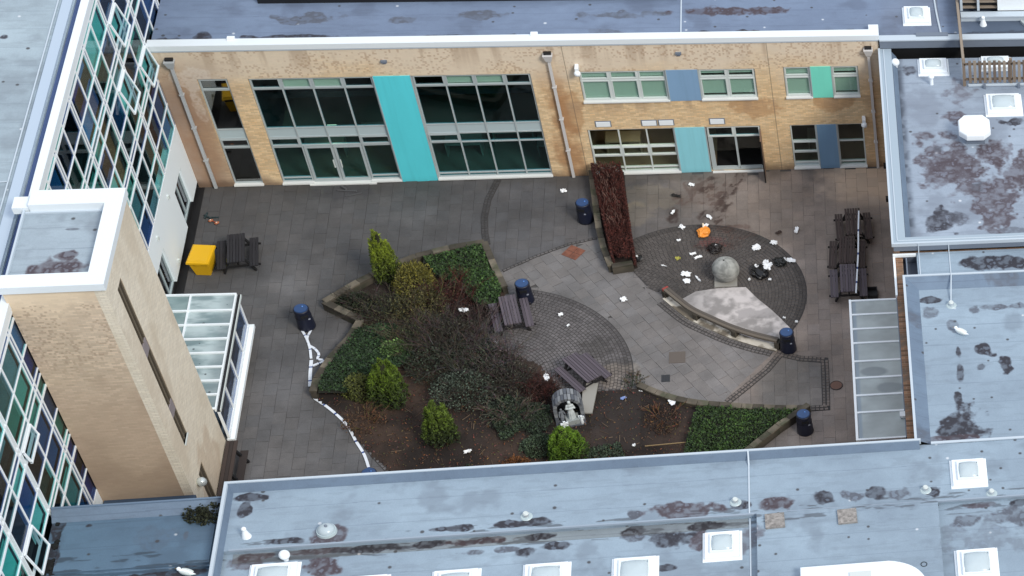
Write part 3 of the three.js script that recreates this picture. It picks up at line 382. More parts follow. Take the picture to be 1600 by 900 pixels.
// ---------- the glazed building on the left ----------
const gb = thing('glazed_building', 'tall block with white framed curtain wall of square panes and white rendered base', 'building', [0, 0, 8]);
{
  const T = [glass(0.5, 0.66, 0.7), glass(0.48, 0.74, 0.72), glass(0.36, 0.5, 0.68), glass(0.6, 0.84, 0.84)].map((m) => Object.assign(m, { ior: 1.3, specularIntensity: 0.55 })), inside = [std(rgb(120, 206, 196), 0.8), std(rgb(84, 160, 152), 0.8), std(rgb(176, 214, 210), 0.8), std(rgb(60, 120, 190), 0.8)];
  part(gb, 'roof', mb().box(-16, -0.5, 11.95, 12.1, -16, 34), roofW); part(gb, 'gutter', mb().box(-0.52, -0.2, 11.9, 12.0, -16, 34), std(rgb(78, 98, 142), 0.6));  // gutter coloured dark blue to include the shadow lying in it
  part(gb, 'coping', mb().box(-0.2, 0.06, 12.1, 12.36, -16, 34), M.coping); part(gb, 'roof_edge', mb().box(-0.86, -0.54, 12.1, 12.2, -16, 34), std(rgb(176, 192, 208), 0.6));
  part(gb, 'head_rail', mb().box(-0.16, 0.04, 11.96, 12.1, -16, 34), M.white);
  part(gb, 'interior', mb().box(-7, -0.35, 3.0, 3.22, -16, 34).box(-7, -0.35, 6.05, 6.25, -16, 34).box(-7, -0.35, 9.05, 9.25, -16, 34).box(-7.2, -7, 0, 12, -16, 34).box(-16, -0.4, 11.8, 11.94, -16, 34).box(-16, 0, 0, 12, 34, 34.3).box(-16, 0, 0, 12, -16.3, -16), M.dark);
  part(gb, 'wall', mb().box(-0.3, 0.0, 0.3, 2.12, -16, 1.18).box(-0.3, 0, 2.12, 3.25, -16, 19.4).box(-0.3, 0, 0.3, 2.12, 2.7, 5.82).box(-0.3, 0, 0.3, 2.12, 7.35, 19.4).box(-0.3, 0, 0.0, 3.25, 19.4, 34), M.render);
  part(gb, 'plinth', mb().box(-0.3, -0.06, 0, 0.3, -2, 19.4), M.black); part(gb, 'drain_channel', mb().box(-0.06, 0.22, 0.03, 0.045, 0.05, 9.6), M.black);
  for (const [a, b] of [[1.18, 2.7], [5.82, 7.35]]) { const w = sub(gb, 'window'); part(w, 'frame', mb().box(-0.2, -0.1, 0.3, 2.12, a, a + 0.07).box(-0.2, -0.1, 0.3, 2.12, b - 0.07, b).box(-0.2, -0.1, 2.05, 2.12, a + 0.07, b - 0.07).box(-0.2, -0.1, 0.3, 0.38, a + 0.07, b - 0.07).box(-0.19, -0.11, 0.38, 2.05, (a + b) / 2 - 0.03, (a + b) / 2 + 0.03), M.spandrel); part(w, 'pane', mb().box(-0.16, -0.15, 0.38, 2.05, a + 0.07, b - 0.07), glass(0.4, 0.44, 0.5)); }
  for (const [z, y] of [[3.5, 2.6], [6.0, 2.75], [4.9, 0.5]]) part(gb, 'wall_light', mb().box(0, 0.07, y, y + 0.16, z, z + 0.1), M.paleFrame);
  const ys = [3.3, 4.4, 5.55, 6.16, 6.4, 7.45, 8.6, 9.14, 9.4, 10.5, 11.7, 12.0], wide = { 5.55: 1, 8.6: 1, 11.7: 1 };
  const y0For = (z) => z > 22.9 ? 6.42 : 3.3, hid = (z) => z > 14.95 && z < 19.25;
  for (const [za, zb] of [[-9, 14.9], [19.3, 31]]) for (let j = 0; j < ys.length - 1; j++) { const y = ys[j], h = wide[y] ? 0.09 : 0.055, a = y < 6.3 && za > 15 ? [za, 22.9] : [za, zb]; part(gb, 'transom', mb().box(-0.06, 0.008, y - h / 2, y + h / 2, a[0], a[1]), M.white); }
  const open = { '1.46:9.4': 1, '2.94:7.45': 1, '0.1:6.4': 1,  '21.5:8.6': 1, '24.3:6.4': 1 };
  for (let k = -3; k < 11; k++) {
    const zd = 0.05 + 2.862 * k, zs = zd + 1.43, mull = (z, w) => { if (hid(z) || z < -8 || z > 31) return; part(gb, 'mullion', mb().box(-0.06, 0.014, y0For(z), 12.0, z - w / 2, z + w / 2), M.white); };
    mull(zd - 0.1, 0.05); mull(zd + 0.1, 0.05); mull(zs, 0.055);
    for (const [a, b] of [[zd - 0.07, zd + 0.07], [zd + 0.13, zs - 0.035], [zs + 0.035, zd + 2.862 - 0.13]]) for (let j = 0; j < ys.length - 1; j++) {
      const c = ys[j] + 0.033, d = ys[j + 1] - 0.033, zc = (a + b) / 2; if (hid(zc) || a < -8.4 || b > 31 || d < y0For(zc)) continue;
      const gap = b - a < 0.3, h = hash(k * 13 + Math.round(a * 7) + 100, j * 5 + 3), isOpen = !gap && Object.keys(open).some((q) => { const [oz, oy] = q.split(':').map(Number); return Math.abs(oz - a) < 0.35 && Math.abs(oy - ys[j]) < 0.1; });
      if (gap) { if (j === 0) part(gb, 'pane', mb().box(-0.03, -0.02, y0For(zc), 11.95, a, b), T[2]); continue; }
      if (isOpen) {
        const s = sub(gb, 'open_window'), L = d - c, ang = 0.2, ox = Math.sin(ang) * L, oy = L * (1 - Math.cos(ang)), q = (x, y) => [x, y];
        part(s, 'sash', mb().bar([0.05, d, a], [0.05, d, b], 0.06).bar([0.05 + ox, c + oy, a], [0.05 + ox, c + oy, b], 0.07).bar([0.05, d, a + 0.03], [0.05 + ox, c + oy, a + 0.03], 0.06).bar([0.05, d, b - 0.03], [0.05 + ox, c + oy, b - 0.03], 0.06), M.white);
        part(s, 'pane', mb().quad([0.05, d, a], [0.05, d, b], [0.05 + ox, c + oy, b], [0.05 + ox, c + oy, a]), T[0]);
      } else part(gb, 'pane', mb().box(-0.03, -0.02, c, d, a, b), T[Math.floor(h * 4)]);
      const kind = hash(k * 7 + Math.round(a * 3) + 50, Math.floor(j / 4) * 11 + 2), drop = hash(k + 60, j + 9);
      if (kind > 0.44 && d - c > 0.4) part(gb, 'blind', mb().box(-0.16, -0.15, drop > 0.75 ? (c + d) / 2 : c - 0.02, d + 0.03, a - 0.02, b + 0.02), inside[kind > 0.9 ? 2 : kind > 0.78 ? 3 : kind > 0.64 ? 0 : 1]);  // blue backings paint sky reflected in the panes; other tones are blinds
    }
  }
}

// ---------- the brick stair tower ----------
const tw = thing('stair_tower', 'tall square brick stair tower with white coping and a slit window', 'tower', [1.42, 0, 17.1]);
{
  const slit = [[17.76, 18.36, 4.3, 11.85], [17.6, 18.25, 0.7, 2.6]];
  part(tw, 'front_wall', mb().box(0, 2.84, 0, 12.86, 19.0, 19.3), M.towerFront);
  const s = new THREE.Shape([[14.9, 0], [19.0, 0], [19.0, 12.86], [14.9, 12.86]].map((q) => new THREE.Vector2(...q)));
  for (const [a, b, c, d] of slit) s.holes.push(new THREE.Path([[a, c], [b, c], [b, d], [a, d]].map((q) => new THREE.Vector2(...q))));
  const g = new THREE.ExtrudeGeometry(s, { depth: 0.3, bevelEnabled: false }); g.rotateY(-Math.PI / 2); g.translate(2.84, 0, 0);
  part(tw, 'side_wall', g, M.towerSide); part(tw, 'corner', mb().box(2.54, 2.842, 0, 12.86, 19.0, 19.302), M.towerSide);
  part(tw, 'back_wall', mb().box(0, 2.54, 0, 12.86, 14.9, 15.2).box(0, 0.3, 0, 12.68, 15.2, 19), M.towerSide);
  part(tw, 'roof', mb().box(0.02, 2.5, 12.7, 12.8, 15.2, 19.0), roofT);
  part(tw, 'coping', mb().box(-0.02, 2.94, 12.86, 13.14, 18.82, 19.42).box(0.22, 2.94, 12.86, 13.14, 14.84, 15.55).box(-0.3, 0.22, 12.72, 12.98, 14.95, 15.5).box(2.42, 2.94, 12.86, 13.14, 15.55, 18.82), M.coping); part(tw, 'upstand', mb().box(0.02, 2.42, 12.8, 12.86, 15.55, 15.62).box(0.0, 0.06, 12.8, 12.9, 15.5, 18.82), M.edge);
  for (const [a, b, c, d] of slit) { const w = sub(tw, 'slit_window'), n = d - c > 4; part(w, 'pane', mb().box(2.78, 2.79, c, d, a, b), std(rgb(74, 66, 54), 0.5)); part(w, 'frame', mb().box(2.79, 2.82, c, d, a, a + 0.04).box(2.79, 2.82, c, d, b - 0.04, b).box(2.79, 2.815, c, d, (a + b) / 2 - 0.02, (a + b) / 2 + 0.02), std(rgb(112, 104, 90), 0.6)); if (n) for (const y of [5.6, 8.6]) part(w, 'spandrel', mb().box(2.79, 2.825, y, y + 0.5, a + 0.04, b - 0.04), std(rgb(140, 132, 134), 0.7)); part(w, 'sill', mb().box(2.79, 2.88, c - 0.05, c, a, b), M.paleFrame); }
  part(tw, 'wall_lamp', mb().at(new THREE.SphereGeometry(0.17, 16, 12), 2.98, 2.62, 18.62), std(rgb(206, 214, 214), 0.25, { metalness: 0.4 })); part(tw, 'lamp_bracket', mb().box(2.84, 2.98, 2.5, 2.58, 18.57, 18.67), M.black);
}

// ---------- lower flat-roofed blocks ----------
const lb = thing('link_block', 'low dark blue felt roofed link between curtain wall and stair tower', 'building', [2.5, 0, 24.5]);
{
  part(lb, 'wall', mb().box(0.05, 5.16, 0, 6.2, 22.84, 23.0).box(0.06, 2.84, 0, 2.6, 19.32, 22.84), M.fascia); part(lb, 'lower_roof', mb().box(0.06, 2.9, 2.6, 2.72, 19.31, 22.84), std(rgb(56, 74, 96), 0.6));
  part(lb, 'roof', mb().box(0.07, 5.18, 6.0, 6.14, 23.25, 25.55), roofL); part(lb, 'parapet', mb().quad([0.05, 6.4, 22.86], [0.05, 6.14, 23.25], [5.2, 6.14, 23.25], [5.2, 6.4, 22.86]), upstand); part(lb, 'roof_edge', mb().box(0.05, 5.2, 6.3, 6.44, 22.8, 22.87), std(rgb(104, 124, 146), 0.6));
  part(lb, 'raised_felt', mb().box(0.42, 4.9, 6.14, 6.2, 23.35, 25.45), roofL); part(lb, 'lower_felt', mb().box(0.05, 5.18, 5.9, 6.02, 25.55, 34), roofL); part(lb, 'roof_step', mb().box(0.05, 5.18, 6.02, 6.12, 26.2, 26.3), M.edge);
}
const sb = thing('flat_roof_building', 'wide flat grey felt roof with a row of white skylights nearest the viewer', 'building', [20, 0, 28]);
{
  part(sb, 'wall', mb().box(5.25, 27.6, 0, 6.05, 22.46, 22.75).box(5.25, 5.5, 0, 6.05, 22.75, 36), M.redBrick);
  part(sb, 'roof', mb().box(5.3, 46, 6.1, 6.4, 22.6, 25.2).box(27.5, 46, 6.0, 6.4, 22.46, 22.6), roofS); part(sb, 'lower_roof', mb().box(5.3, 46, 5.9, 6.22, 25.2, 36), roofS); part(sb, 'gutter', mb().box(5.6, 21.6, 6.222, 6.232, 25.22, 25.62), std(rgb(226, 216, 206), 0.7, { map: roofS.map })); part(sb, 'roof_step', mb().box(5.5, 46, 6.36, 6.44, 25.16, 25.22), std(rgb(150, 164, 178), 0.7));
  part(sb, 'parapet', mb().quad([5.2, 6.7, 22.5], [5.36, 6.405, 22.66], [27.5, 6.405, 22.66], [27.5, 6.7, 22.5]).quad([5.2, 6.7, 36], [5.4, 6.3, 36], [5.36, 6.405, 22.66], [5.2, 6.7, 22.5]), upstand); part(sb, 'roof_edge', mb().box(5.14, 27.55, 6.52, 6.74, 22.42, 22.5).box(5.14, 5.24, 6.52, 6.74, 22.5, 36).box(27.9, 46, 6.42, 6.46, 22.36, 22.46), M.edge);
  part(sb, 'raised_roof', mb().box(21.9, 27.98, 6.22, 6.55, 25.28, 36), roofS); part(sb, 'roof_gap', mb().box(21.9, 28.0, 6.24, 6.26, 25.22, 25.28), M.black);
}
const eb = thing('parapet_building', 'flat roofed block with broad pale parapet and brown puddle stains on its felt', 'building', [33, 0, 6]);
{
  part(eb, 'wall', mb().box(27.07, 27.3, 0, 6.3, 0.15, 12.05).box(27.3, 46, 0, 6.0, 11.85, 12.05), M.redBrick); part(eb, 'roof', mb().box(27.65, 46, 6.1, 6.3, 0.42, 11.75), roofE); part(eb, 'gutter', mb().box(27.65, 46, 6.0, 6.05, 0.15, 0.42), M.black);  // black strip stands for the shadow line below the neighbouring fascia
  part(eb, 'parapet', mb().box(27.08, 27.55, 6.25, 6.62, 0.12, 12.06).box(27.55, 46, 6.25, 6.62, 11.7, 12.06), std(rgb(160, 176, 188), 0.6)); part(eb, 'roof_edge', mb().box(27.02, 27.1, 6.5, 6.66, 0.12, 12.1).box(27.1, 46, 6.5, 6.66, 12.02, 12.1).box(27.22, 27.26, 6.62, 6.65, 0.2, 11.9).box(27.26, 46, 6.62, 6.65, 11.88, 11.92), M.edge);
  part(eb, 'fascia', mb().box(27.1, 46, 6.26, 6.5, 12.05, 12.09), M.fascia); part(eb, 'upstand', mb().quad([27.56, 6.6, 0.3], [27.56, 6.6, 11.7], [27.75, 6.31, 11.55], [27.75, 6.31, 0.3]).quad([27.56, 6.6, 11.7], [46, 6.6, 11.7], [46, 6.31, 11.55], [27.75, 6.31, 11.55]), upstand);
  for (const z of [0.67, 2.83]) part(eb, 'wall_light', mb().box(26.86, 27.02, 0.6, 0.82, z, z + 0.16), M.black);
}
const fb = thing('brick_edged_building', 'flat pale blue felt roof edged by red brick wall beside the glazed canopy', 'building', [33, 0, 17]);
{
  part(fb, 'wall', mb().box(27.08, 27.39, 0, 5.98, 12.1, 22.4).box(27.39, 27.5, 0, 6.4, 13.8, 22.4).box(27.96, 46, 0, 6.0, 12.12, 13.75), M.redBrick); part(fb, 'white_edge', mb().box(27.03, 27.11, 5.9, 6.05, 12.2, 14.3).box(27.03, 27.9, 6.05, 6.16, 12.12, 12.22), M.white);
  part(fb, 'pit_floor', mb().box(27.39, 27.95, 5.6, 5.7, 12.1, 13.8).box(27.9, 27.94, 5.7, 6.04, 12.22, 13.75).box(27.4, 27.9, 5.7, 6.04, 12.12, 12.2), std(rgb(74, 82, 96), 0.7)); part(fb, 'pit_edge', mb().box(27.5, 27.55, 5.7, 6.05, 12.25, 13.75), M.fascia);
  part(fb, 'lower_roof', mb().box(27.92, 46, 6.05, 6.15, 12.1, 13.75), roofF); part(fb, 'roof', mb().box(27.9, 46, 6.05, 6.25, 14.3, 22.46).box(27.44, 27.9, 6.0, 6.2, 22.25, 22.46), roofF);
  part(fb, 'roof_edge', mb().box(27.34, 27.43, 6.3, 6.54, 13.72, 22.32).box(27.43, 46, 6.36, 6.54, 13.72, 13.8), M.edge); part(fb, 'parapet', mb().quad([27.43, 6.5, 13.8], [27.43, 6.5, 22.3], [27.95, 6.22, 22.3], [27.95, 6.22, 14.3]).quad([27.43, 6.5, 13.8], [27.95, 6.22, 14.3], [46, 6.26, 14.3], [46, 6.5, 13.8]), upstand); part(fb, 'wall_head', mb().box(27.39, 27.43, 6.0, 6.4, 13.8, 22.3), M.redBrick);
}
// ---------- glazed canopy and glazed porch ----------
const canopyGlass = new THREE.MeshPhysicalMaterial({ map: tex(25, 11, 2.4, 8.4, 0.02, (x, z) => { const k = 0.86 + 0.22 * fbm(x * 1.5, z * 2.2, 4); let c = [204 * k, 214 * k, 214 * k]; c = mix3(c, [150, 160, 164], blob(x, z, 26.0, 15.4, 0.5, 0.25, 2, 0.4) * 0.7 + blob(x, z, 26.6, 16.3, 0.5, 0.3, 2, 0.4) * 0.7); return mix3(c, [150, 170, 190], ss(25.5, 25.4, x) * 0.6); }), transmission: 0.35, thickness: 0, roughness: 0.4, ior: 1.5 });
const gc = thing('glazed_canopy', 'white framed glass canopy along the brick wall on the right', 'canopy', [26.2, 0, 15.2]);
{
  const zs = [11.45, 12.24, 13.04, 13.82, 14.82, 15.72, 16.65, 17.55, 18.95];
  part(gc, 'beam', mb().box(25.2, 25.29, 2.94, 3.08, 11.4, 19.0), M.white); part(gc, 'wall_rail', mb().box(27.02, 27.1, 2.98, 3.1, 11.4, 19.0), M.fascia);
  zs.forEach((z, i) => { part(gc, 'glazing_bar', mb().box(25.29, 27.1, 3.0, 3.07, z - 0.04, z + 0.04), M.white); if (i < zs.length - 1) part(gc, 'pane', mb().box(25.3, 27.05, 3.02, 3.03, z + 0.04, zs[i + 1] - 0.04), canopyGlass); });
  for (const z of [11.5, 15.2, 18.9]) part(gc, 'post', mb().box(25.21, 25.28, 0.03, 2.94, z - 0.04, z + 0.04), M.white); part(gc, 'floor_rail', mb().box(25.5, 25.55, 2.6, 2.66, 11.6, 18.9), M.paleFrame);
  part(gc, 'roof_box', mb().box(26.85, 27.05, 3.08, 3.2, 17.75, 18.0), M.white);
}
const gp = thing('glazed_porch', 'lean-to porch with stained glass roof panes between tower and courtyard', 'porch', [1.5, 0, 12]);
{
  const stain = tex(0, 8.7, 3.6, 7.2, 0.015, (x, z) => { let c = mix3([206, 222, 224], [138, 160, 164], ss(0.3, 0.7, fbm(x * 1.2, z * 3, 5))); if (x < 1.4) c = mix3(c, [130, 156, 156], 0.6); c = mix3(c, [146, 160, 164], ss(2.3, 2.8, x) * 0.6); for (let k = 0; k < 22; k++) { const a = hash(k, 3) * 1.5 + 1.2, b = 8.9 + hash(k, 8) * 6.4; c = mix3(c, [70, 78, 84], ss(0.06, 0.02, Math.hypot(x - a, z - b) + hash(k, 5) * 0.03)); } return c; });
  const pg = new THREE.MeshPhysicalMaterial({ map: stain, transmission: 0.25, thickness: 0, roughness: 0.4 });
  const y = (x) => 2.43 - x * 0.03, zs = [8.87, 9.73, 10.49, 11.24, 11.98, 12.71, 13.42, 14.13, 14.85];
  zs.forEach((z, i) => { part(gp, 'glazing_bar', mb().bar([0.02, y(0) + 0.05, z], [2.93, y(2.93) + 0.05, z], 0.07), M.white); if (i < 8) for (const [a, b] of [[0.02, 1.37], [1.43, 2.9]]) part(gp, 'roof_pane', mb().hexa([[a, y(a), zs[i + 1] - 0.04], [b, y(b), zs[i + 1] - 0.04], [b, y(b), z + 0.04], [a, y(a), z + 0.04], [a, y(a) + 0.02, zs[i + 1] - 0.04], [b, y(b) + 0.02, zs[i + 1] - 0.04], [b, y(b) + 0.02, z + 0.04], [a, y(a) + 0.02, z + 0.04]]), pg); });
  part(gp, 'purlin', mb().bar([1.4, y(1.4) + 0.04, 8.84], [1.4, y(1.4) + 0.04, 14.88], 0.06), M.white); part(gp, 'eaves_beam', mb().box(2.88, 2.94, 2.26, 2.4, 8.84, 14.88), M.white); part(gp, 'gutter', mb().box(2.94, 3.05, 2.24, 2.3, 8.84, 14.88), M.black); part(gp, 'gutter_edge', mb().box(3.05, 3.08, 2.24, 2.34, 8.84, 14.88), M.paleFrame);
  const ms = [9.1, 10.55, 12.0, 13.45, 14.85]; ms.forEach((z, i) => { part(gp, 'mullion', mb().box(2.94, 3.02, 0.8, 2.24, z - 0.035, z + 0.035), M.white); if (i < 4) part(gp, 'side_pane', mb().box(2.97, 2.98, 0.95, 2.12, z + 0.035, ms[i + 1] - 0.035), glass(0.5, 0.62, 0.8)); });
  part(gp, 'head_rail', mb().box(2.93, 3.025, 2.12, 2.2, 9.06, 14.85), M.white); part(gp, 'sill', mb().box(2.9, 3.16, 0.62, 0.78, 8.9, 14.9).box(2.92, 3.03, 0.78, 0.95, 9.06, 14.85), M.white); part(gp, 'wall', mb().box(2.6, 2.96, 0.0, 0.62, 8.84, 14.9), std(rgb(158, 154, 144), 0.9)); part(gp, 'end_wall', mb().box(0.02, 2.9, 0.0, 2.3, 8.84, 8.9), M.spandrel); part(gp, 'inner_floor', mb().box(0.02, 2.6, 0.03, 0.06, 8.9, 14.9), M.concrete);
}
// ---------- things on the roofs ----------
const domeMat = new THREE.MeshPhysicalMaterial({ color: rgb(214, 226, 230), transmission: 0.35, thickness: 0, roughness: 0.25 });
function skylight(label, x, z, y, w, d, g = 'white skylights on the flat roofs') {
  const t = thing('skylight', label, 'skylight', [x, y, z], 0, g), a = w / 2, b = d / 2, i = 0.2, P = (hx, hz, yy) => [[x - hx, yy, z + hz], [x + hx, yy, z + hz], [x + hx, yy, z - hz], [x - hx, yy, z - hz]];
  part(t, 'kerb', mb().hexa([...P(a, b, y), ...P(a * 0.94, b * 0.94, y + 0.16)]), M.white); part(t, 'flange', mb().hexa([...P(a + 0.05, b + 0.05, y), ...P(a + 0.05, b + 0.05, y + 0.03)]), M.white);
  const f = mb(); for (const [x0, x1, z0, z1] of [[-a + i, a - i, -b + i, -b + i + 0.07], [-a + i, a - i, b - i - 0.07, b - i], [-a + i, -a + i + 0.07, -b + i + 0.07, b - i - 0.07], [a - i - 0.07, a - i, -b + i + 0.07, b - i - 0.07]]) f.box(x + x0, x + x1, y + 0.16, y + 0.26, z + z0, z + z1); part(t, 'frame', f, M.coping);
  const q = new THREE.SphereGeometry(1, 20, 10, 0, Math.PI * 2, 0, Math.PI / 2), P2 = q.attributes.position; for (let k = 0; k < P2.count; k++) { const X = P2.getX(k), Z = P2.getZ(k), m = Math.max(Math.abs(X), Math.abs(Z)), l = Math.hypot(X, Z) || 1, s = m > 0 ? l / m : 1; P2.setX(k, X * mix(1, s, 0.72)); P2.setZ(k, Z * mix(1, s, 0.72)); } q.computeVertexNormals();
  part(t, 'dome', mb().at(q, x, y + 0.2, z, 0, 0, 0, a - i - 0.03, 0.2, b - i - 0.03), domeMat); return t;
}
skylight('white skylight at the lower left beside the little white ventilator', 6.92, 26.45, 6.22, 1.42, 1.3);
skylight('white skylight half cut by the bottom edge, second of the front row', 9.68, 27.25, 6.22, 1.38, 1.25);
skylight('white skylight of the front row, third from the left', 12.42, 27.3, 6.22, 1.4, 1.3);
skylight('white skylight of the front row, fourth from the left', 15.2, 27.35, 6.22, 1.4, 1.4);
skylight('white skylight of the front row beside a dark arrow-shaped stain', 17.97, 27.4, 6.22, 1.4, 1.45);
skylight('small white skylight beside the raised roof deck and brown stains', 20.75, 26.42, 6.22, 1.18, 1.2);
skylight('white skylight alone on the upper strip of roof by the right edge', 29.12, 24.0, 6.4, 1.18, 1.25);
skylight('white skylight with hinged frame right of the raised roof deck', 29.12, 28.15, 6.22, 1.38, 1.4);
skylight('white skylight on the parapet roof next to the small white vent pipe', 29.2, 1.05, 6.3, 1.16, 0.98);
skylight('wide white skylight in front of the slatted timber fence', 31.88, 3.6, 6.3, 1.42, 1.3);
skylight('white skylight partly hidden behind the slatted timber fence', 31.75, 0.9, 6.3, 1.2, 0.8);
skylight('white skylight on the far roof beside a hanging cable', 28.69, -1.5, 7.0, 1.05, 1.12);
{ const t = thing('roof_ventilator', 'big white chamfered ventilator cowl on the stained parapet roof', 'ventilator', [30.58, 6.3, 5.6]); const s = new THREE.Shape([[-0.55, -0.3], [-0.3, -0.56], [0.3, -0.56], [0.55, -0.3], [0.55, 0.3], [0.34, 0.56], [-0.34, 0.56], [-0.55, 0.3]].map((q) => new THREE.Vector2(...q))), g = new THREE.ExtrudeGeometry(s, { depth: 0.16, bevelEnabled: true, bevelSize: 0.08, bevelThickness: 0.1, bevelSegments: 3 }); g.rotateX(-Math.PI / 2); g.translate(30.58, 6.78, 5.6); part(t, 'cowl', g, M.white); part(t, 'neck', mb().box(30.2, 30.96, 6.3, 6.8, 5.2, 6.0), M.fascia); part(t, 'flashing', mb().box(30.1, 31.06, 6.3, 6.34, 5.1, 6.1), roofE); }
const cyl = (r0, r1, h, n = 16) => new THREE.CylinderGeometry(r0, r1, h, n);
function vent(label, x, y, z, kind) {
  const t = thing('roof_vent', label, 'vent', [x, y, z], 0, 'small vents and drain cowls on the roofs'), ball = new THREE.SphereGeometry(1, 16, 12);
  if (kind === 'globe') { part(t, 'cap', mb().at(ball, x, y + 0.26, z, 0, 0, 0, 0.17), M.white); part(t, 'pipe', mb().at(cyl(0.07, 0.08, 0.2), x, y + 0.1, z), M.white); }
  else if (kind === 'pipe') { part(t, 'pipe', mb().at(cyl(0.07, 0.08, 0.34), x, y + 0.17, z), M.white); part(t, 'cap', mb().at(ball, x, y + 0.4, z, 0, 0, 0, 0.12, 0.1, 0.12), M.white); }
  else if (kind === 'cone') { part(t, 'pipe', mb().at(cyl(0.05, 0.15, 0.36), x, y + 0.18, z), M.white); part(t, 'cap', mb().at(ball, x, y + 0.38, z, 0, 0, 0, 0.08), M.white); }
  else if (kind === 'bowl') { part(t, 'dome', mb().at(new THREE.SphereGeometry(0.27, 20, 12, 0, Math.PI * 2, 0, Math.PI / 2), x, y + 0.1, z, 0, 0, 0, 1, 0.7, 1), std(rgb(176, 190, 196), 0.25)); part(t, 'collar', mb().at(cyl(0.3, 0.32, 0.1, 20), x, y + 0.05, z), M.spandrel); part(t, 'cap', mb().at(ball, x + 0.03, y + 0.3, z, 0, 0, 0, 0.05), M.fascia); }
  else { part(t, 'pipe', mb().at(cyl(0.1, 0.11, 0.16), x, y + 0.08, z), std(rgb(200, 208, 212), 0.3, { metalness: 0.5 })); part(t, 'collar', mb().at(cyl(0.17, 0.2, 0.03, 20), x, y + 0.015, z), M.spandrel); part(t, 'cap', mb().at(cyl(0.07, 0.1, 0.05), x, y + 0.18, z), M.paleFrame); }
}
vent('white globe vent tucked against the wide parapet by the brick corner', 27.68, 6.3, 0.95, 'globe'); vent('short white vent pipe below the skylight of the parapet roof', 29.07, 6.3, 2.1, 'pipe'); vent('white cone shaped cowl near the lower left roof corner', 5.97, 6.4, 24.62, 'cone'); vent('clouded dome vent with dark stain along the roof step', 8.36, 6.4, 24.65, 'bowl');
vent('little white globe vent just above the left skylight', 7.2, 6.22, 25.6, 'globe'); vent('small metal drain cowl on the near roof left of centre', 14.48, 6.4, 24.58, 'metal'); vent('small metal drain cowl beside the white cable over the near roof', 21.2, 6.4, 24.58, 'metal'); vent('small metal drain cowl right of five round puddle stains', 27.59, 6.4, 24.62, 'metal'); vent('dark grey pointed vent at the right edge of the near roof', 29.85, 6.4, 25.0, 'metal');
vent('white conical vent on the dark roof below the air plant', 31.4, 7.0, -0.9, 'cone'); vent('small drain cowl at the end of the cable on the pale blue roof', 29.05, 6.25, 15.2, 'metal');
for (const [x, z, l] of [[22.5, 25.72, 'square pebbled roof paver nearest the white cable'], [24.9, 25.75, 'square pebbled roof paver in the middle of the raised deck edge']]) solo('roof_paver', mb().rbox(x, z, 0.32, 0.32, 6.55, 6.63, 0.04), new THREE.MeshStandardMaterial({ map: tex(x - 0.5, z - 0.5, 1, 1, 0.015, (a, b) => { const k = 0.7 + 0.5 * fbm(a * 14, b * 14, 3); return [150 * k, 146 * k, 142 * k]; }), roughness: 0.95 }), l, 'paving slab', [x, 6.55, z], 'loose roof pavers');
function gull(label, x, y, z, turn) { // resting gull
  const t = thing('gull', label, 'bird', [x, y, z], turn, 'gulls resting on the roofs'); origins.set(t, [0, 0, 0]); const s = new THREE.SphereGeometry(1, 14, 10);
  part(t, 'body', mb().at(s, 0, 0.12, 0, 0, 0, 0.15, 0.22, 0.1, 0.11).at(s, 0.19, 0.23, 0, 0, 0, 0, 0.07).at(new THREE.ConeGeometry(0.08, 0.22, 8), -0.24, 0.1, 0, 0, 0, 1.45), M.white); part(t, 'wings', mb().at(s, -0.04, 0.15, 0.07, 0, 0, 0.12, 0.2, 0.07, 0.05).at(s, -0.04, 0.15, -0.07, 0, 0, 0.12, 0.2, 0.07, 0.05), M.paleFrame); part(t, 'beak', mb().at(new THREE.ConeGeometry(0.02, 0.08, 6), 0.28, 0.22, 0, 0, 0, -1.57), std(rgb(214, 170, 60), 0.5)); part(t, 'legs', mb().box(0.0, 0.015, 0, 0.06, 0.03, 0.045).box(0.0, 0.015, 0, 0.06, -0.045, -0.03), M.greyFrame);
}
gull('white gull sitting on the pale blue roof above the dark square patches', 29.3, 6.25, 16.75, 2.6); gull('white gull at the lower edge of the dark blue link roof', 4.25, 6.02, 25.75, 2.8);
const strip = (label, b, mat = M.edge) => solo('conductor_strip', b, mat, label, 'cable', null, 'pale conductor strips laid over the roofs');
strip('pale conductor strip across the near roof left of the raised deck', mb().box(21.63, 21.68, 6.4, 6.43, 22.9, 25.16).box(21.63, 21.68, 6.22, 6.25, 25.23, 36).bar([21.66, 6.74, 22.46], [21.66, 6.42, 22.92], 0.05, 0.03)); strip('pale conductor strip hanging over the step of the lower roof on the right', mb().box(27.99, 28.03, 6.15, 6.18, 12.12, 13.72).bar([28.01, 6.66, 12.1], [28.01, 6.17, 12.14], 0.04)); strip('pale conductor strip running down to the cowl on the pale blue roof', mb().box(29.13, 29.17, 6.15, 6.18, 12.12, 13.72).bar([29.15, 6.56, 13.76], [29.05, 6.28, 15.1], 0.04).bar([29.15, 6.66, 12.08], [29.15, 6.17, 12.14], 0.04)); strip('pale conductor rod and cable over the far roof behind the long brick wall', mb().box(19.28, 19.33, 7.0, 7.03, -4, -0.36)); strip('grey cable hanging beside the far skylight', mb().tube([[29.45, 7.02, -4], [29.5, 7.03, -2], [29.62, 7.03, -0.3]], 0.045)); strip('thin white strip along the edge of the left roof', mb().bar([-1.02, 12.13, -4], [-1.02, 12.13, 16.5], 0.04, 0.03).bar([-1.02, 12.13, 13.2], [-6, 12.13, 13.6], 0.03)); solo('roof_kerb', mb().box(28.6, 29.9, 7.0, 7.12, -0.3, -0.08), M.fascia, 'low grey upstand at the foot of the hanging cable', 'kerb', [29.2, 7, -0.2]);
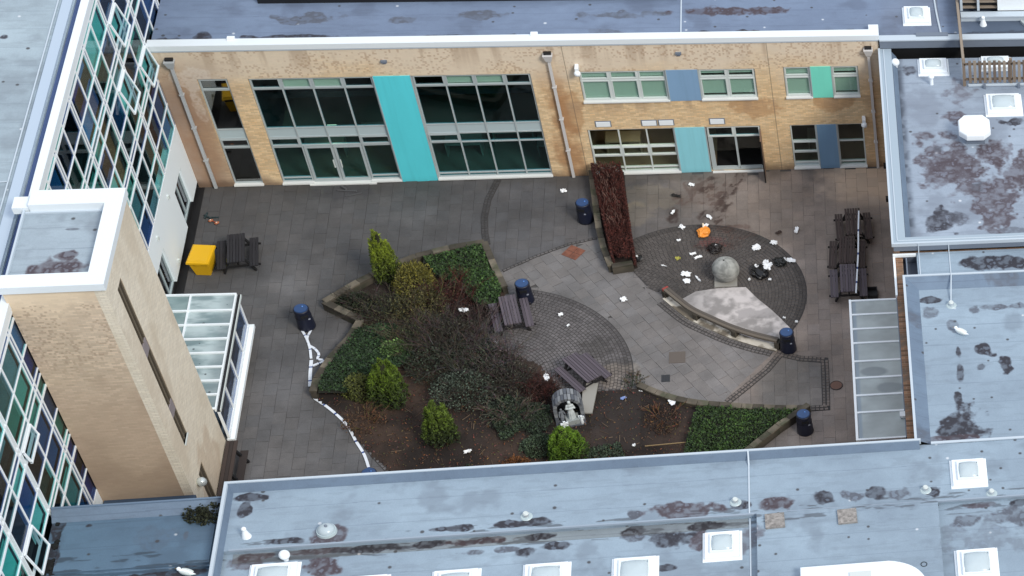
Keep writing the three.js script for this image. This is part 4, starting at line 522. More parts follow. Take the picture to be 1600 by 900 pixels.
{ // timber fence and air plant in the upper right corner
  const wood = [std(rgb(128, 114, 100), 0.9), std(rgb(146, 134, 120), 0.9), std(rgb(108, 94, 82), 0.9)], t = thing('timber_fence', 'weathered timber fence of upright slats around the roof plant', 'fence', [32.5, 6.3, 2.3]);
  for (let i = 0; i < 24; i++) { const x = 30.58 + i * 0.2, h = hash(i, 4); part(t, 'slat', mb().box(x, x + 0.115, 6.48 + h * 0.04, 7.62 + hash(i, 9) * 0.05, 2.28, 2.315), wood[i % 3]); }
  part(t, 'rail', mb().box(30.4, 35.5, 6.6, 6.68, 2.2, 2.28), wood[2]); part(t, 'rail', mb().box(30.4, 35.5, 7.4, 7.48, 2.2, 2.28), wood[2]); part(t, 'base_rail', mb().box(30.55, 35.5, 6.36, 6.43, 2.3, 2.38), M.edge); for (const x of [30.4, 32.3, 34.2]) part(t, 'post', mb().box(x - 0.06, x + 0.06, 6.3, 7.68, 2.16, 2.28), wood[0]); for (const x of [31.2, 32.6]) part(t, 'foot', mb().box(x - 0.05, x + 0.05, 6.3, 6.5, 2.38, 2.5), M.fascia);
  for (let i = 0; i < 20; i++) { const z = 2.1 - i * 0.2, b = z > -0.1 ? 6.45 : 7.15; part(t, 'slat', mb().box(30.42, 30.455, b, 7.6, z - 0.12, z), wood[i % 3]); } part(t, 'top_rail', mb().box(30.34, 30.44, 7.55, 7.66, -4, 2.3), wood[1]); part(t, 'rail', mb().box(30.34, 30.42, 7.3, 7.38, -4, 2.16), wood[2]);
  const a = thing('air_plant', 'white box shaped air plant with louvred frame beside the timber fence', 'air handling unit', [33, 7, -2.4]); part(a, 'base_frame', mb().box(30.5, 37, 7.0, 7.22, -1.4, -1.15).box(30.5, 37, 7.22, 7.28, -1.45, -1.1), M.edge); part(a, 'casing', mb().box(32.05, 37, 7.28, 8.7, -4.2, -1.5), M.white); part(a, 'louvre_box', mb().box(30.6, 32.05, 7.28, 8.0, -4.0, -1.75), M.black);
  for (let i = 0; i < 3; i++) part(a, 'rail', mb().box(30.5, 32.05, 7.32 + i * 0.3, 7.38 + i * 0.3, -1.74, -1.62), wood[1]); for (const x of [30.55, 31.25]) part(a, 'post', mb().box(x - 0.05, x + 0.05, 7.28, 8.2, -1.62, -1.5), M.edge); solo('pipe_stub', mb().bar([33.0, 7.06, -1.05], [33.35, 7.06, -0.45], 0.12), M.greyFrame, 'grey pipe lying below the air plant at the right edge', 'pipe', [33.2, 7, -0.7]);
  const b = thing('roof_plant', 'large white rounded plant housing cut by the bottom edge', 'air handling unit', [25.2, 6.55, 29.6]); const s = new THREE.Shape(); s.moveTo(23.35, -31); s.lineTo(27.4, -31); s.lineTo(27.4, -29.4); s.quadraticCurveTo(27.3, -28.4, 26.2, -28.2); s.lineTo(23.35, -28.2); s.closePath(); const g = new THREE.ExtrudeGeometry(s, { depth: 0.2, bevelEnabled: true, bevelSize: 0.05, bevelThickness: 0.05, bevelSegments: 2 }); g.rotateX(-Math.PI / 2); g.translate(0, 6.68, 0); part(b, 'housing', g, M.white); part(b, 'base', mb().box(23.5, 27.1, 6.55, 6.7, 28.6, 31), M.fascia); part(b, 'outlet', mb().box(24.9, 25.6, 6.93, 7.0, 28.6, 29.0), M.paleFrame);
  solo('conductor_loop', mb().at(new THREE.TorusGeometry(0.1, 0.012, 6, 20), 27.35, 6.565, 28.15, Math.PI / 2), M.black, 'small dark ring lying beside the white rounded housing', 'ring', [27.35, 6.55, 28.15]);
}

// ---------- walls and seats of the courtyard ----------
const stoneTex = tex(0, 0, 3, 3, 0.012, (x, y) => { const n = fbm(x * 3, y * 3, 5), k = 0.75 + 0.5 * n; return mix3([124 * k, 116 * k, 102 * k], [86, 92, 70], ss(0.5, 0.7, fbm(x * 2 + 5, y * 2, 4)) * 0.6); });
const stones = [0.42, 0.34, 0.7, 0.3].map((k) => new THREE.MeshStandardMaterial({ map: stoneTex, color: new THREE.Color(k, k, k), roughness: 0.95 }));
function planterWall(label, lines, h, w, base, pale) {
  const t = thing('planter_wall', label, 'wall', base), body = mb(); let n = 0;
  for (const L of lines) {
    body.sweep(L, -w / 2 + 0.03, w / 2 - 0.03, 0, h - 0.06);
    for (let i = 0; i + 1 < L.length; i++) { const [a, b] = [L[i], L[i + 1]], l = Math.hypot(b[0] - a[0], b[1] - a[1]), k = Math.max(1, Math.round(l / 0.55)), ang = Math.atan2(b[0] - a[0], b[1] - a[1]); for (let j = 0; j < k; j++) { const f = (j + 0.5) / k, x = mix(a[0], b[0], f), z = mix(a[1], b[1], f); part(t, 'coping_stone', mb().rbox(x, z, w / 2, l / k / 2 - 0.008, h - 0.06, h + 0.01 * rnd() + 0.002 * (n % 3), ang + rr(-0.01, 0.01)), pale && rnd() < pale ? stones[2] : stones[n % 4]); n++; } }
  }
  part(t, 'wall', body, stones[1]); return t;
}
planterWall('low mossy stone wall zigzagging round the left of the planting bed', [P1, P1b, P1c], 0.45, 0.27, [8, 0, 6.5], 0.2); planterWall('short low wall at the right of the green ivy with one pale coping stone', [P1d], 0.45, 0.25, [11.5, 0, 5.8], 0.4);
const P2 = [[14.95, 0.15], [15.06, 1.3], [15.18, 2.4], [15.34, 3.8], [15.56, 5.0], [15.85, 6.05]];
planterWall('low stone planter wall along the red-brown hedge', [P2, [[15.9, 6.1], [16.7, 5.95]]], 0.45, 0.24, [15.5, 0, 3], 0.5); planterWall('low curved stone wall along the upper edge of the ivy bed', [P4], 0.3, 0.26, [20, 0, 14], 0.5); planterWall('slanting stone wall running from the ivy bed towards the near roof', [P4b], 0.45, 0.24, [21.5, 0, 16.4], 0.2);
{ const t = thing('curved_bench', 'long curved weathered timber bench on stone blocks beside the pale concrete', 'bench', [20.2, 0, 9.6]), wd = [std(rgb(104, 96, 86), 0.9), std(rgb(88, 82, 76), 0.9)];
  for (let k = 0; k < 3; k++) { const s = SEAT.slice(k * 8, k * 8 + 9); part(t, 'seat', mb().sweep(s, -0.12, 0.0, 0.38, 0.48), wd[0]); part(t, 'seat', mb().sweep(s, 0.015, 0.13, 0.38, 0.475), wd[1]); }
  for (const k of [0, 8, 16, 24]) { const p = SEAT[k], q = SEAT[Math.min(24, k + 1)], r = SEAT[Math.max(0, k - 1)]; part(t, 'support', mb().rbox(p[0], p[1], 0.16, 0.1, 0.03, 0.38, Math.atan2(q[0] - r[0], q[1] - r[1])), stones[3]); } part(t, 'end_cap', mb().rbox(17.97, 7.57, 0.13, 0.04, 0.37, 0.49, 0.65), std(rgb(150, 66, 60), 0.8), 'red painted end of the bench');
  part(t, 'footing', mb().sweep(SEAT.map(([x, z]) => [x - 0.02, z + 0.06]), -0.2, 0.14, 0, 0.085), new THREE.MeshStandardMaterial({ map: tex(17, 7, 6, 5, 0.015, (x, z) => mix3([112, 104, 92], [206, 200, 188], ss(0.4, 0.62, fbm(x * 2, z * 2, 4)))), roughness: 0.95 })); }
{ const t = thing('stone_ball', 'large grey stone ball on a square base in the middle of the paved circle', 'sculpture', [20.32, 0, 6.75]); const g = new THREE.SphereGeometry(0.54, 40, 28), P = g.attributes.position; for (let k = 0; k < P.count; k++) { const x = P.getX(k), y = P.getY(k), z = P.getZ(k), s = 1 + 0.012 * (fbm(x * 6 + 9, z * 6 + y * 5, 3) - 0.5); P.setXYZ(k, x * s, y * s, z * s); } g.computeVertexNormals();
  g.scale(1, 1, 1); part(t, 'ball', mb().at(g, 20.32, 0.58, 6.72), new THREE.MeshStandardMaterial({ map: (() => { const q = tex(0, 0, 1, 1, 0.005, (u, v) => { const k = 0.72 + 0.5 * fbm(u * 14, v * 9, 5); return mix3([146 * k, 148 * k, 144 * k], [176, 176, 172], ss(0.52, 0.66, fbm(u * 8 + 4, v * 6, 4)) * 0.5); }); return q; })(), roughness: 0.85 })); part(t, 'base', mb().box(19.83, 20.72, 0, 0.1, 6.2, 7.24), M.concrete); part(t, 'hole', mb().at(cyl(0.035, 0.035, 0.02, 10), 20.3, 1.118, 6.75), M.black); }
// ---------- manhole covers ----------
const cover = (label, b, m, base) => solo('manhole_cover', b, m, label, 'manhole cover', base, null);
{ const rust = new THREE.MeshStandardMaterial({ map: tex(13, 4, 2, 2, 0.012, (x, z) => { const k = 0.8 + 0.4 * fbm(x * 6, z * 6, 4); return [122 * k, 78 * k, 62 * k]; }), roughness: 0.9 });
  const q = mb(); for (let i = 0; i < 2; i++) for (let j = 0; j < 2; j++) { const u = (i - 0.5) * 0.34, v = (j - 0.5) * 0.34, a = 0.98; q.rbox(14.34 + u * Math.cos(a) + v * Math.sin(a), 4.78 - u * Math.sin(a) + v * Math.cos(a), 0.16, 0.16, 0, 0.052, a); } cover('square rust-red cover set diagonally in the paving near the hedge', q, rust, [14.34, 0, 4.78]);
  cover('rectangular brown-grey cover between bench and picnic tables', mb().box(18.1, 18.72, 0, 0.05, 10.83, 11.45), std(rgb(96, 88, 82), 0.8), [18.4, 0, 11.1]); const gr = mb().box(17.83, 18.15, 0, 0.045, 12.08, 12.46); for (let i = 0; i < 5; i++) gr.box(17.86 + i * 0.06, 17.89 + i * 0.06, 0.045, 0.055, 12.11, 12.43); cover('small dark drain grate beside the curved wall', gr, std(rgb(48, 50, 54), 0.6), [18, 0, 12.27]);
  const rd = thing('manhole_cover', 'round rusty cover in the paving left of the glass canopy', 'manhole cover', [24.44, 0, 13.18]); part(rd, 'lid', mb().at(cyl(0.22, 0.22, 0.05, 28), 24.44, 0.028, 13.18), std(rgb(112, 84, 72), 0.8)); part(rd, 'rim', mb().at(new THREE.TorusGeometry(0.235, 0.018, 6, 28), 24.44, 0.048, 13.18, Math.PI / 2), std(rgb(66, 58, 56), 0.8)); }

// ---------- litter bins ----------
{ const body = std(rgb(22, 27, 46), 0.45), lid = std(rgb(42, 72, 116), 0.45), inner = std(rgb(12, 14, 20), 0.8), badge = std(rgb(150, 156, 170), 0.5);
  const b = thing('litter_bin', '', 'bin', [0, 0, 0], 0, 'round dark blue litter bins of the courtyard'); part(b, 'body', mb().add(new THREE.LatheGeometry([[0.0, 0], [0.31, 0], [0.32, 0.05], [0.29, 0.5], [0.27, 0.88], [0.285, 0.95], [0.27, 0.99], [0.22, 0.99], [0.22, 0.94]].map((q) => new THREE.Vector2(...q)), 28)), body);
  part(b, 'lid', mb().at(cyl(0.235, 0.25, 0.07, 28), 0, 0.985, 0), lid); part(b, 'opening', mb().box(-0.13, 0.13, 0.7, 0.84, 0.2, 0.29), inner); part(b, 'badge', mb().tri([0.14, 0.62, 0.268], [0.1, 0.56, 0.288], [0.18, 0.56, 0.255]).box(0.1, 0.18, 0.56, 0.62, 0.262, 0.272), badge); for (const y of [0.3, 0.62]) part(b, 'band', mb().at(new THREE.TorusGeometry(0.288, 0.008, 5, 28), 0, y, 0, Math.PI / 2), inner); part(b, 'knob', mb().at(new THREE.SphereGeometry(0.03, 8, 6), 0.08, 1.02, -0.06), std(rgb(90, 140, 210), 0.3));
  const S = [[4.78, 8.4, 0.4, 'dark blue bin on the left paving with barrier tape tied round its foot'], [12.66, 7.5, 0.1, 'dark blue bin with bright lid behind the upper picnic table'], [14.76, 2.82, -0.3, 'dark blue bin standing left of the red-brown hedge'], [22.66, 11.0, 0.0, 'dark blue bin at the right end of the curved bench'], [23.2, 15.56, 0.2, 'dark blue bin in the angle of the slanting stone wall'], [7.9, 17.25, 0.0, 'blue lidded bin almost hidden by the near roof edge, tape on it']];
  S.forEach(([x, z, a, l], i) => { if (i) copy(b, [x, 0.03, z], a, l); else { b.position.set(x, 0.03, z); b.rotation.y = a; b.userData.label = l; } }); }
// ---------- picnic tables ----------
function picnicTable(mats) {
  const t = thing('picnic_table', '', 'picnic table', [0, 0, 0], 0), top = sub(t, 'tabletop'), L = 0.82;
  for (let i = 0; i < 6; i++) part(top, 'plank', mb().box(-0.315 + i * 0.107, -0.315 + i * 0.107 + 0.09, 0.7, 0.745 + 0.003 * (i % 2), -L, L), mats[i % 2]);
  for (const s of [-1, 1]) { const b = sub(t, 'bench'); for (let i = 0; i < 3; i++) part(b, 'plank', mb().box(s * 0.575 - 0.16 + i * 0.108, s * 0.575 - 0.16 + i * 0.108 + 0.095, 0.42, 0.46, -L, L), mats[(i + 1) % 2]); }
  for (const z of [-0.6, 0.6]) { for (const s of [-1, 1]) part(t, 'leg', mb().bar([s * 0.24, 0.7, z], [s * 0.56, 0.0, z], 0.1, 0.07), mats[2]); part(t, 'beam', mb().box(-0.8, 0.8, 0.34, 0.42, z + 0.05, z + 0.1), mats[2]); part(t, 'beam', mb().box(-0.32, 0.32, 0.63, 0.7, z + 0.05, z + 0.1), mats[2]); }
  part(t, 'brace', mb().box(-0.03, 0.03, 0.36, 0.66, -0.6, 0.6), mats[2]); return t;
}
{ const A = picnicTable([std(rgb(92, 84, 92), 0.7), std(rgb(80, 73, 80), 0.7), std(rgb(34, 32, 34), 0.8)]), B = picnicTable([std(rgb(42, 41, 45), 0.75), std(rgb(36, 35, 39), 0.75), std(rgb(20, 20, 22), 0.8)]), C = picnicTable([std(rgb(66, 54, 52), 0.75), std(rgb(58, 48, 46), 0.75), std(rgb(28, 25, 24), 0.8)]);
  const set = (o, x, z, a, l) => { o.position.set(x, 0.03, z); o.rotation.y = a; o.userData.label = l; };
  set(A, 12.24, 8.72, 0.2, 'grey-brown slatted picnic table beside the bin and the ivy'); copy(A, [15.0, 0.03, 12.12], 0.63, 'grey-brown slatted picnic table standing askew behind the statue niche');
  set(B, 2.03, 4.53, 0.11, 'black picnic table beside the yellow grit bin'); set(C, 25.47, 4.31, 0.03, 'brown picnic table farthest back in the row of three'); copy(C, [25.15, 0.03, 6.03], -0.06, 'brown picnic table in the middle of the row of three'); copy(A, [25.14, 0.03, 7.74], 0.0, 'grey-brown picnic table nearest the glass canopy in the row of three'); for (const o of scene.children) if (/^picnic_table/.test(o.name)) o.userData.group = 'slatted picnic tables of the courtyard'; }
{ const t = thing('bench', 'dark brown slatted bench against the foot of the brick tower', 'bench', [3.12, 0, 16.6]), w = [std(rgb(64, 54, 50), 0.8), std(rgb(52, 45, 43), 0.8)]; for (let i = 0; i < 3; i++) part(t, 'plank', mb().box(2.9 + i * 0.13, 3.02 + i * 0.13, 0.76, 0.8, 15.0, 18.4), w[i % 2]); for (const z of [15.4, 16.6, 17.8]) { part(t, 'leg', mb().box(2.92, 2.99, 0.03, 0.76, z, z + 0.1), w[1]); part(t, 'leg', mb().bar([3.2, 0.74, z + 0.05], [3.5, 0.05, z + 0.05], 0.1), M.black); } part(t, 'seat', mb().box(3.3, 3.56, 0.4, 0.44, 15.2, 18.2), w[1]); }
{ const y = std(rgb(226, 176, 22), 0.45), t = thing('grit_bin', 'yellow plastic grit bin with overhanging lid by the white wall', 'grit bin', [0.82, 0, 4.86]); const P = (hx, hz, yy) => [[-hx, yy, hz], [hx, yy, hz], [hx, yy, -hz], [-hx, yy, -hz]]; const turn = (b) => { const g = b.geo(); g.rotateY(-0.12); g.translate(0.84, 0.03, 4.88); return g; };
  part(t, 'body', turn(mb().hexa([...P(0.26, 0.36, 0), ...P(0.36, 0.46, 0.72)])), y); part(t, 'lid', turn(mb().hexa([...P(0.41, 0.54, 0.72), ...P(0.4, 0.53, 0.8)]).hexa([...P(0.38, 0.51, 0.8), ...P(0.33, 0.45, 0.87)])), y); part(t, 'handle', turn(mb().box(-0.1, 0.1, 0.68, 0.72, 0.46, 0.53)), y); part(t, 'hinge', turn(mb().box(-0.3, 0.3, 0.7, 0.76, -0.58, -0.54)), M.black); }
solo('cable', (() => { const p = []; for (let i = 0; i <= 60; i++) { const a = i / 60 * Math.PI * 5.2; p.push([1.42 + Math.cos(a) * (0.2 - i * 0.0008), 0.06 + i * 0.0006, 4.55 + Math.sin(a) * 0.24 + i * 0.004]); } return mb().tube(p, 0.018, 5, 160); })(), std(rgb(150, 160, 60), 0.6), 'coil of yellow-green cable lying beside the yellow grit bin', 'cable', [1.42, 0, 4.6]);
{ const t = thing('broken_toy', 'broken toy with orange wheels lying near the white wall', 'toy', [0.7, 0, 2.0]), o = std(rgb(176, 104, 70), 0.6); for (const [x, z] of [[0.68, 2.1], [0.92, 2.26]]) { part(t, 'wheel', mb().at(new THREE.TorusGeometry(0.07, 0.03, 8, 16), x, 0.08, z, 1.3, 0.3, 0), o); part(t, 'hub', mb().at(new THREE.SphereGeometry(0.05, 8, 6), x, 0.08, z), std(rgb(230, 200, 180), 0.5)); } part(t, 'frame', mb().bar([0.4, 0.06, 1.75], [0.75, 0.1, 2.05], 0.05).bar([0.55, 0.06, 1.9], [0.95, 0.07, 1.92], 0.04).bar([0.5, 0.05, 1.6], [0.45, 0.07, 1.95], 0.05), std(rgb(40, 58, 62), 0.6)); part(t, 'axle', mb().bar([0.68, 0.09, 2.1], [0.92, 0.09, 2.26], 0.03), std(rgb(150, 70, 50), 0.6)); }

// ---------- barrier tape ----------
const tapeMat = std(rgb(226, 232, 240), 0.5), tapeBlue = std(rgb(70, 92, 150), 0.5);
function tape(label, lines, base) { const t = thing('barrier_tape', label, 'barrier tape', base, 0, 'white barrier tape lying loose'); for (const [L, w] of lines) { const P = smoothLine(L, L.length * 7), n = P.length - 1; let a = 0; while (a < n) { const e = Math.min(n, a + 5 + Math.floor(rnd() * 6)); const y = L[0][2] || 0.05; part(t, 'white_band', mb().sweep(P.slice(a, e + 1), -w / 2, w / 2, y, y + 0.012 + 0.02 * rnd()), tapeMat); if (e < n) part(t, 'blue_band', mb().sweep(P.slice(e, Math.min(n, e + 1) + 1), -w / 2 + 0.01, w / 2 - 0.01, y, y + 0.012), tapeBlue); a = e + 1; } } return t; }
tape('tangled white barrier tape trailing from the left bin to the low wall', [[[[4.62, 8.6], [4.84, 9.1], [5.0, 9.62], [5.1, 10.2]], 0.09], [[[5.12, 10.3], [5.14, 10.9], [5.2, 11.7]], 0.12], [[[4.95, 8.6], [4.86, 9.08], [4.97, 9.47]], 0.08], [[[4.98, 9.5], [5.16, 9.66], [5.35, 9.99], [5.34, 10.24], [5.56, 10.35], [5.36, 10.51], [5.17, 10.62]], 0.09]], [5, 0, 10]);
tape('white barrier tape laid along the soil edge to the hidden bin', [[[[5.42, 12.35], [5.86, 12.8], [6.36, 13.4], [6.72, 13.95], [7.05, 14.7], [7.4, 15.44], [7.66, 16.3], [7.85, 17.0]], 0.1]], [6.8, 0, 14.5]); tape('striped tape stretched along the row of brown picnic tables', [[[[25.72, 3.7, 0.79], [25.66, 4.8, 0.79], [25.6, 6.2, 0.79], [25.5, 7.6, 0.79], [25.42, 8.7, 0.79]], 0.06]], [25.6, 0.8, 6]);

// ---------- statue in its niche ----------
{ const t = thing('statue_niche', 'arched stone grotto sheltering the statues at the edge of the bed', 'niche', [14.55, 0, 14.1], 0.12); origins.set(t, [0, 0, 0]); const st = [std(rgb(112, 116, 122), 0.9), std(rgb(86, 90, 98), 0.9), std(rgb(132, 136, 140), 0.9)], dk = std(rgb(40, 43, 50), 0.95);
  const R0 = 0.41, R1 = 0.53, H = 0.8, n = 13; for (let r = 0; r < 2; r++) for (let i = 0; i < n; i++) { const a0 = Math.PI * i / n + 0.02, a1 = Math.PI * (i + 1) / n - 0.02, p = (R, a) => [R * Math.cos(a), H + R * 1.08 * Math.sin(a)], A = p(R0, a0), B = p(R1, a0), C = p(R1, a1), D = p(R0, a1), z0 = r ? -0.3 : 0.0, z1 = r ? -0.02 : 0.28 + 0.02 * (i % 2); part(t, 'arch_stone', mb().hexa([[...A, z0], [...B, z0], [...B, z1], [...A, z1], [...D, z0], [...C, z0], [...C, z1], [...D, z1]]), st[(i + r) % 3]); }
  for (const s of [-1, 1]) for (let i = 0; i < 4; i++) part(t, 'pier_stone', mb().box(s > 0 ? R0 : -R1, s > 0 ? R1 : -R0, 0.03 + i * 0.195, 0.215 + i * 0.195, -0.3, 0.28 + 0.015 * (i % 2)), st[i % 3]);
  part(t, 'back_wall', (() => { const s = new THREE.Shape(); s.moveTo(-R0, 0); s.lineTo(R0, 0); s.lineTo(R0, H); s.absellipse(0, H, R0, R0 * 1.08, 0, Math.PI, false); s.closePath(); const g = new THREE.ExtrudeGeometry(s, { depth: 0.08, bevelEnabled: false, curveSegments: 16 }); g.translate(0, 0.02, -0.3); return g; })(), dk); part(t, 'plinth', mb().box(-0.53, 0.53, 0.0, 0.12, -0.25, 0.55), st[1]);
  // robed figures, each one continuous surface
  const figure = (h, arms) => {
    const N = 56, mc = new MarchingCubes(N, new THREE.MeshBasicMaterial(), false, false, 90000), S = h * 0.62; mc.isolation = 0;
    const B = [[[0, 0.02, 0], [0, 0.3, 0], 0.15, 0.13], [[0, 0.3, 0], [0, 0.62, -0.01], 0.13, 0.085], [[0, 0.62, -0.01], [0, 0.78, 0], 0.085, 0.09], [[-0.08, 0.76, 0], [0.08, 0.76, 0], 0.052, 0.052], [[0, 0.8, 0], [0, 0.86, 0.01], 0.04, 0.038], [[0, 0.93, 0.02], [0, 0.985, 0.015], 0.066, 0.07], [[0, 0.95, -0.03], [0, 0.78, -0.07], 0.05, 0.05]];
    for (const s of [-1, 1]) { B.push([[s * 0.12, 0.77, 0], [s * 0.17, 0.6, 0.03], 0.042, 0.038]); B.push(arms ? [[s * 0.17, 0.6, 0.03], [s * 0.03, 0.66, 0.13], 0.036, 0.028] : [[s * 0.17, 0.6, 0.03], [s * 0.2, 0.45, 0.12], 0.036, 0.026]); B.push([[s * 0.06, 0.05, 0.03], [s * 0.05, 0.4, 0.04], 0.09, 0.07]); }
    for (let k = 0; k < N; k++) for (let j = 0; j < N; j++) for (let i = 0; i < N; i++) { const p = [(i / N * 2 - 1) * 0.62, (j / N * 2 - 1) * 0.62 + 0.5, (k / N * 2 - 1) * 0.62]; let e = 0; for (const [a, b, r0, r1] of B) { const d = [b[0] - a[0], b[1] - a[1], b[2] - a[2]], q = [p[0] - a[0], p[1] - a[1], p[2] - a[2]], u = clamp((d[0] * q[0] + d[1] * q[1] + d[2] * q[2]) / (d[0] * d[0] + d[1] * d[1] + d[2] * d[2])); let f = Math.hypot(q[0] - d[0] * u, q[1] - d[1] * u, q[2] - d[2] * u) - mix(r0, r1, u); if (p[1] < 0.62) f += 0.008 * Math.sin(Math.atan2(p[0], p[2]) * 9); e += Math.exp(-f * 80); } mc.field[i + j * N + k * N * N] = Math.log(e) / 80; }
    mc.update(); const g = new THREE.BufferGeometry(), c = mc.count; g.setAttribute('position', new THREE.Float32BufferAttribute(mc.positionArray.slice(0, c * 3), 3)); g.setAttribute('normal', new THREE.Float32BufferAttribute(mc.normalArray.slice(0, c * 3), 3)); g.setAttribute('uv', new THREE.Float32BufferAttribute(new Float32Array(c * 2), 2)); g.scale(S, S, S); g.translate(0, 0.5 * h, 0); return g;
  };
  const w = std(rgb(196, 204, 206), 0.7), place = (name, label, h, arms, x, z, y, turn, m) => { const s = thing(name, label, 'statue', [x, y, z], turn, null); origins.set(s, [0, 0, 0]); part(s, 'figure', figure(h, arms), m); return s; };
  const S1 = place('statue', 'pale robed stone figure with joined hands standing in the arched niche', 0.88, true, 14.66, 14.38, 0.34, 0.25, w); part(S1, 'pedestal', mb().box(-0.24, 0.24, -0.25, 0.0, -0.2, 0.2), std(rgb(150, 156, 156), 0.85)); place('statue', 'smaller grey figure at the left inside the arched niche', 0.62, false, 14.3, 14.3, 0.12, 0.5, std(rgb(120, 126, 134), 0.85));
  const cr = thing('white_cross', 'small white cross standing before the statue', 'cross', [14.4, 0.12, 14.72], 0.3); origins.set(cr, [0, 0, 0]); part(cr, 'upright', mb().box(-0.045, 0.045, 0, 0.36, -0.03, 0.03), M.white); part(cr, 'arm', mb().box(-0.14, -0.045, 0.2, 0.28, -0.03, 0.03).box(0.045, 0.14, 0.2, 0.28, -0.03, 0.03), M.white); part(cr, 'foot', mb().box(-0.12, 0.12, 0, 0.06, -0.08, 0.08), M.white); const an = thing('angel_figure', 'little white angel figure on the right of the statue pedestal', 'ornament', [15.0, 0.4, 14.5], -0.2); origins.set(an, [0, 0, 0]); part(an, 'body', mb().add(new THREE.LatheGeometry([[0, -0.28], [0.07, -0.28], [0.05, -0.08], [0.035, 0], [0.03, 0.04], [0.045, 0.09], [0.03, 0.14], [0, 0.15]].map((q) => new THREE.Vector2(...q)), 14)), M.white); part(an, 'wings', mb().at(new THREE.SphereGeometry(1, 10, 8), -0.06, 0, -0.03, 0, 0.4, 0.3, 0.06, 0.12, 0.02).at(new THREE.SphereGeometry(1, 10, 8), 0.06, 0, -0.03, 0, -0.4, -0.3, 0.06, 0.12, 0.02), M.white);
  const sl = thing('concrete_slab', 'pale sloping concrete slab raised on supports beside the statue niche', 'slab', [15.25, 0, 13.4]); part(sl, 'top', mb().hexa([[14.98, 0.2, 14.1], [15.36, 0.2, 14.14], [15.56, 0.34, 12.7], [15.0, 0.34, 12.68], [14.98, 0.27, 14.1], [15.36, 0.27, 14.14], [15.56, 0.42, 12.7], [15.0, 0.42, 12.68]]), M.concrete); part(sl, 'support', mb().box(15.0, 15.08, 0, 0.2, 13.2, 14.06).box(15.3, 15.36, 0, 0.2, 13.2, 14.06).box(15.0, 15.5, 0, 0.3, 12.72, 12.86), stones[3]);
}

// ---------- plants ----------
// many small leaves: f(k) gives [x, y, z, outward normal x, y, z], size and colour
function leaves(n, f, b = mb()) {
  for (let k = 0; k < n; k++) {
    const q = f(k); if (!q) continue; const [x, y, z, nx, ny, nz, L, W, c] = q;
    let ax = rr(-1, 1) + nx * 0.9, ay = rr(-1, 1) + ny * 0.9, az = rr(-1, 1) + nz * 0.9; let l = Math.hypot(ax, ay, az) || 1; ax /= l; ay /= l; az /= l;
    let tx = rr(-1, 1), ty = rr(-1, 1), tz = rr(-1, 1); const d = ax * tx + ay * ty + az * tz; tx -= ax * d; ty -= ay * d; tz -= az * d; l = Math.hypot(tx, ty, tz) || 1; tx /= l; ty /= l; tz /= l;
    const A = L / 2, B = W / 2; b.col = c;
    b.quad([x - ax * A, y - ay * A, z - az * A], [x + tx * B, y + ty * B, z + tz * B], [x + ax * A, y + ay * A, z + az * A], [x - tx * B, y - ty * B, z - tz * B]);
  }
  return b;
}
const leafMat = new THREE.MeshPhysicalMaterial({ vertexColors: true, roughness: 0.75, side: THREE.DoubleSide, transmission: 0.3, thickness: 0 }); const leafSolid = new THREE.MeshStandardMaterial({ vertexColors: true, roughness: 0.85, side: THREE.DoubleSide });
const lin = (r, g, b, k = 1) => [Math.pow(r / 255, 2.2) * k, Math.pow(g / 255, 2.2) * k, Math.pow(b / 255, 2.2) * k];
const bark = std(rgb(66, 52, 42), 0.95);
function conifer(name, label, x, z, h, r, c0, c1, n, lean = 0, prof = (t) => Math.pow(1 - t, 0.7) * (0.55 + 0.45 * ss(0, 0.18, t))) {
  const t = thing(name, label, 'conifer', [x, 0.08, z], 0, 'small conifers in the planting bed'), o = rr(0, 50);
  part(t, 'trunk', mb().add(new THREE.CylinderGeometry(0.015, 0.06, h * 0.9, 7), new THREE.Matrix4().makeTranslation(x, 0.08 + h * 0.45, z)), bark);
  const plumes = Array.from({ length: 13 }, (_, i) => { const a = i * 2.4 + o, q = i ? Math.sqrt(i / 13) * 0.74 : 0; return [Math.cos(a) * r * q, Math.sin(a) * r * q, h * (1 - 0.5 * q * rr(0.6, 1.25)), r * rr(0.3, 0.48), i < 5 ? 0 : 0.1 * h]; });
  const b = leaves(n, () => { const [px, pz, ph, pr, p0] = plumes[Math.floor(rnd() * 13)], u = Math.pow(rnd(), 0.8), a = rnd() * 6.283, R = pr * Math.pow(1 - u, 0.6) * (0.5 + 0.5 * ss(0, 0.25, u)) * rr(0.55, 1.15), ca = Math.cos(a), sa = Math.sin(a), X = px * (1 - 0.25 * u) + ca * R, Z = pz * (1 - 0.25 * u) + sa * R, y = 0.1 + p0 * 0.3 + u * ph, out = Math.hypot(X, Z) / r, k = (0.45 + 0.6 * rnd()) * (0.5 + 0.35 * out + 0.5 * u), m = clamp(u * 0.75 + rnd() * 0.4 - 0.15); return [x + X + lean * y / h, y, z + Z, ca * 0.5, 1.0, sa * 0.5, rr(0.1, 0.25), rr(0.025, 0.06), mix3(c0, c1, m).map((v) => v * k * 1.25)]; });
  part(t, 'crown', b, leafMat); const core = mb().add(new THREE.LatheGeometry([0, 0.05, 0.2, 0.35, 0.5, 0.65, 0.8, 0.9].map((q, i) => new THREE.Vector2(i ? r * 0.38 * prof(q) : 0.001, h * q)), 12), new THREE.Matrix4().makeTranslation(x, 0.1, z)); part(t, 'inner_branches', core, std(rgb(38, 40, 24), 1)); return t;
}
const OVAL = (t) => Math.pow(Math.max(0, 1 - t), 0.55) * (0.62 + 0.38 * ss(0, 0.32, t));
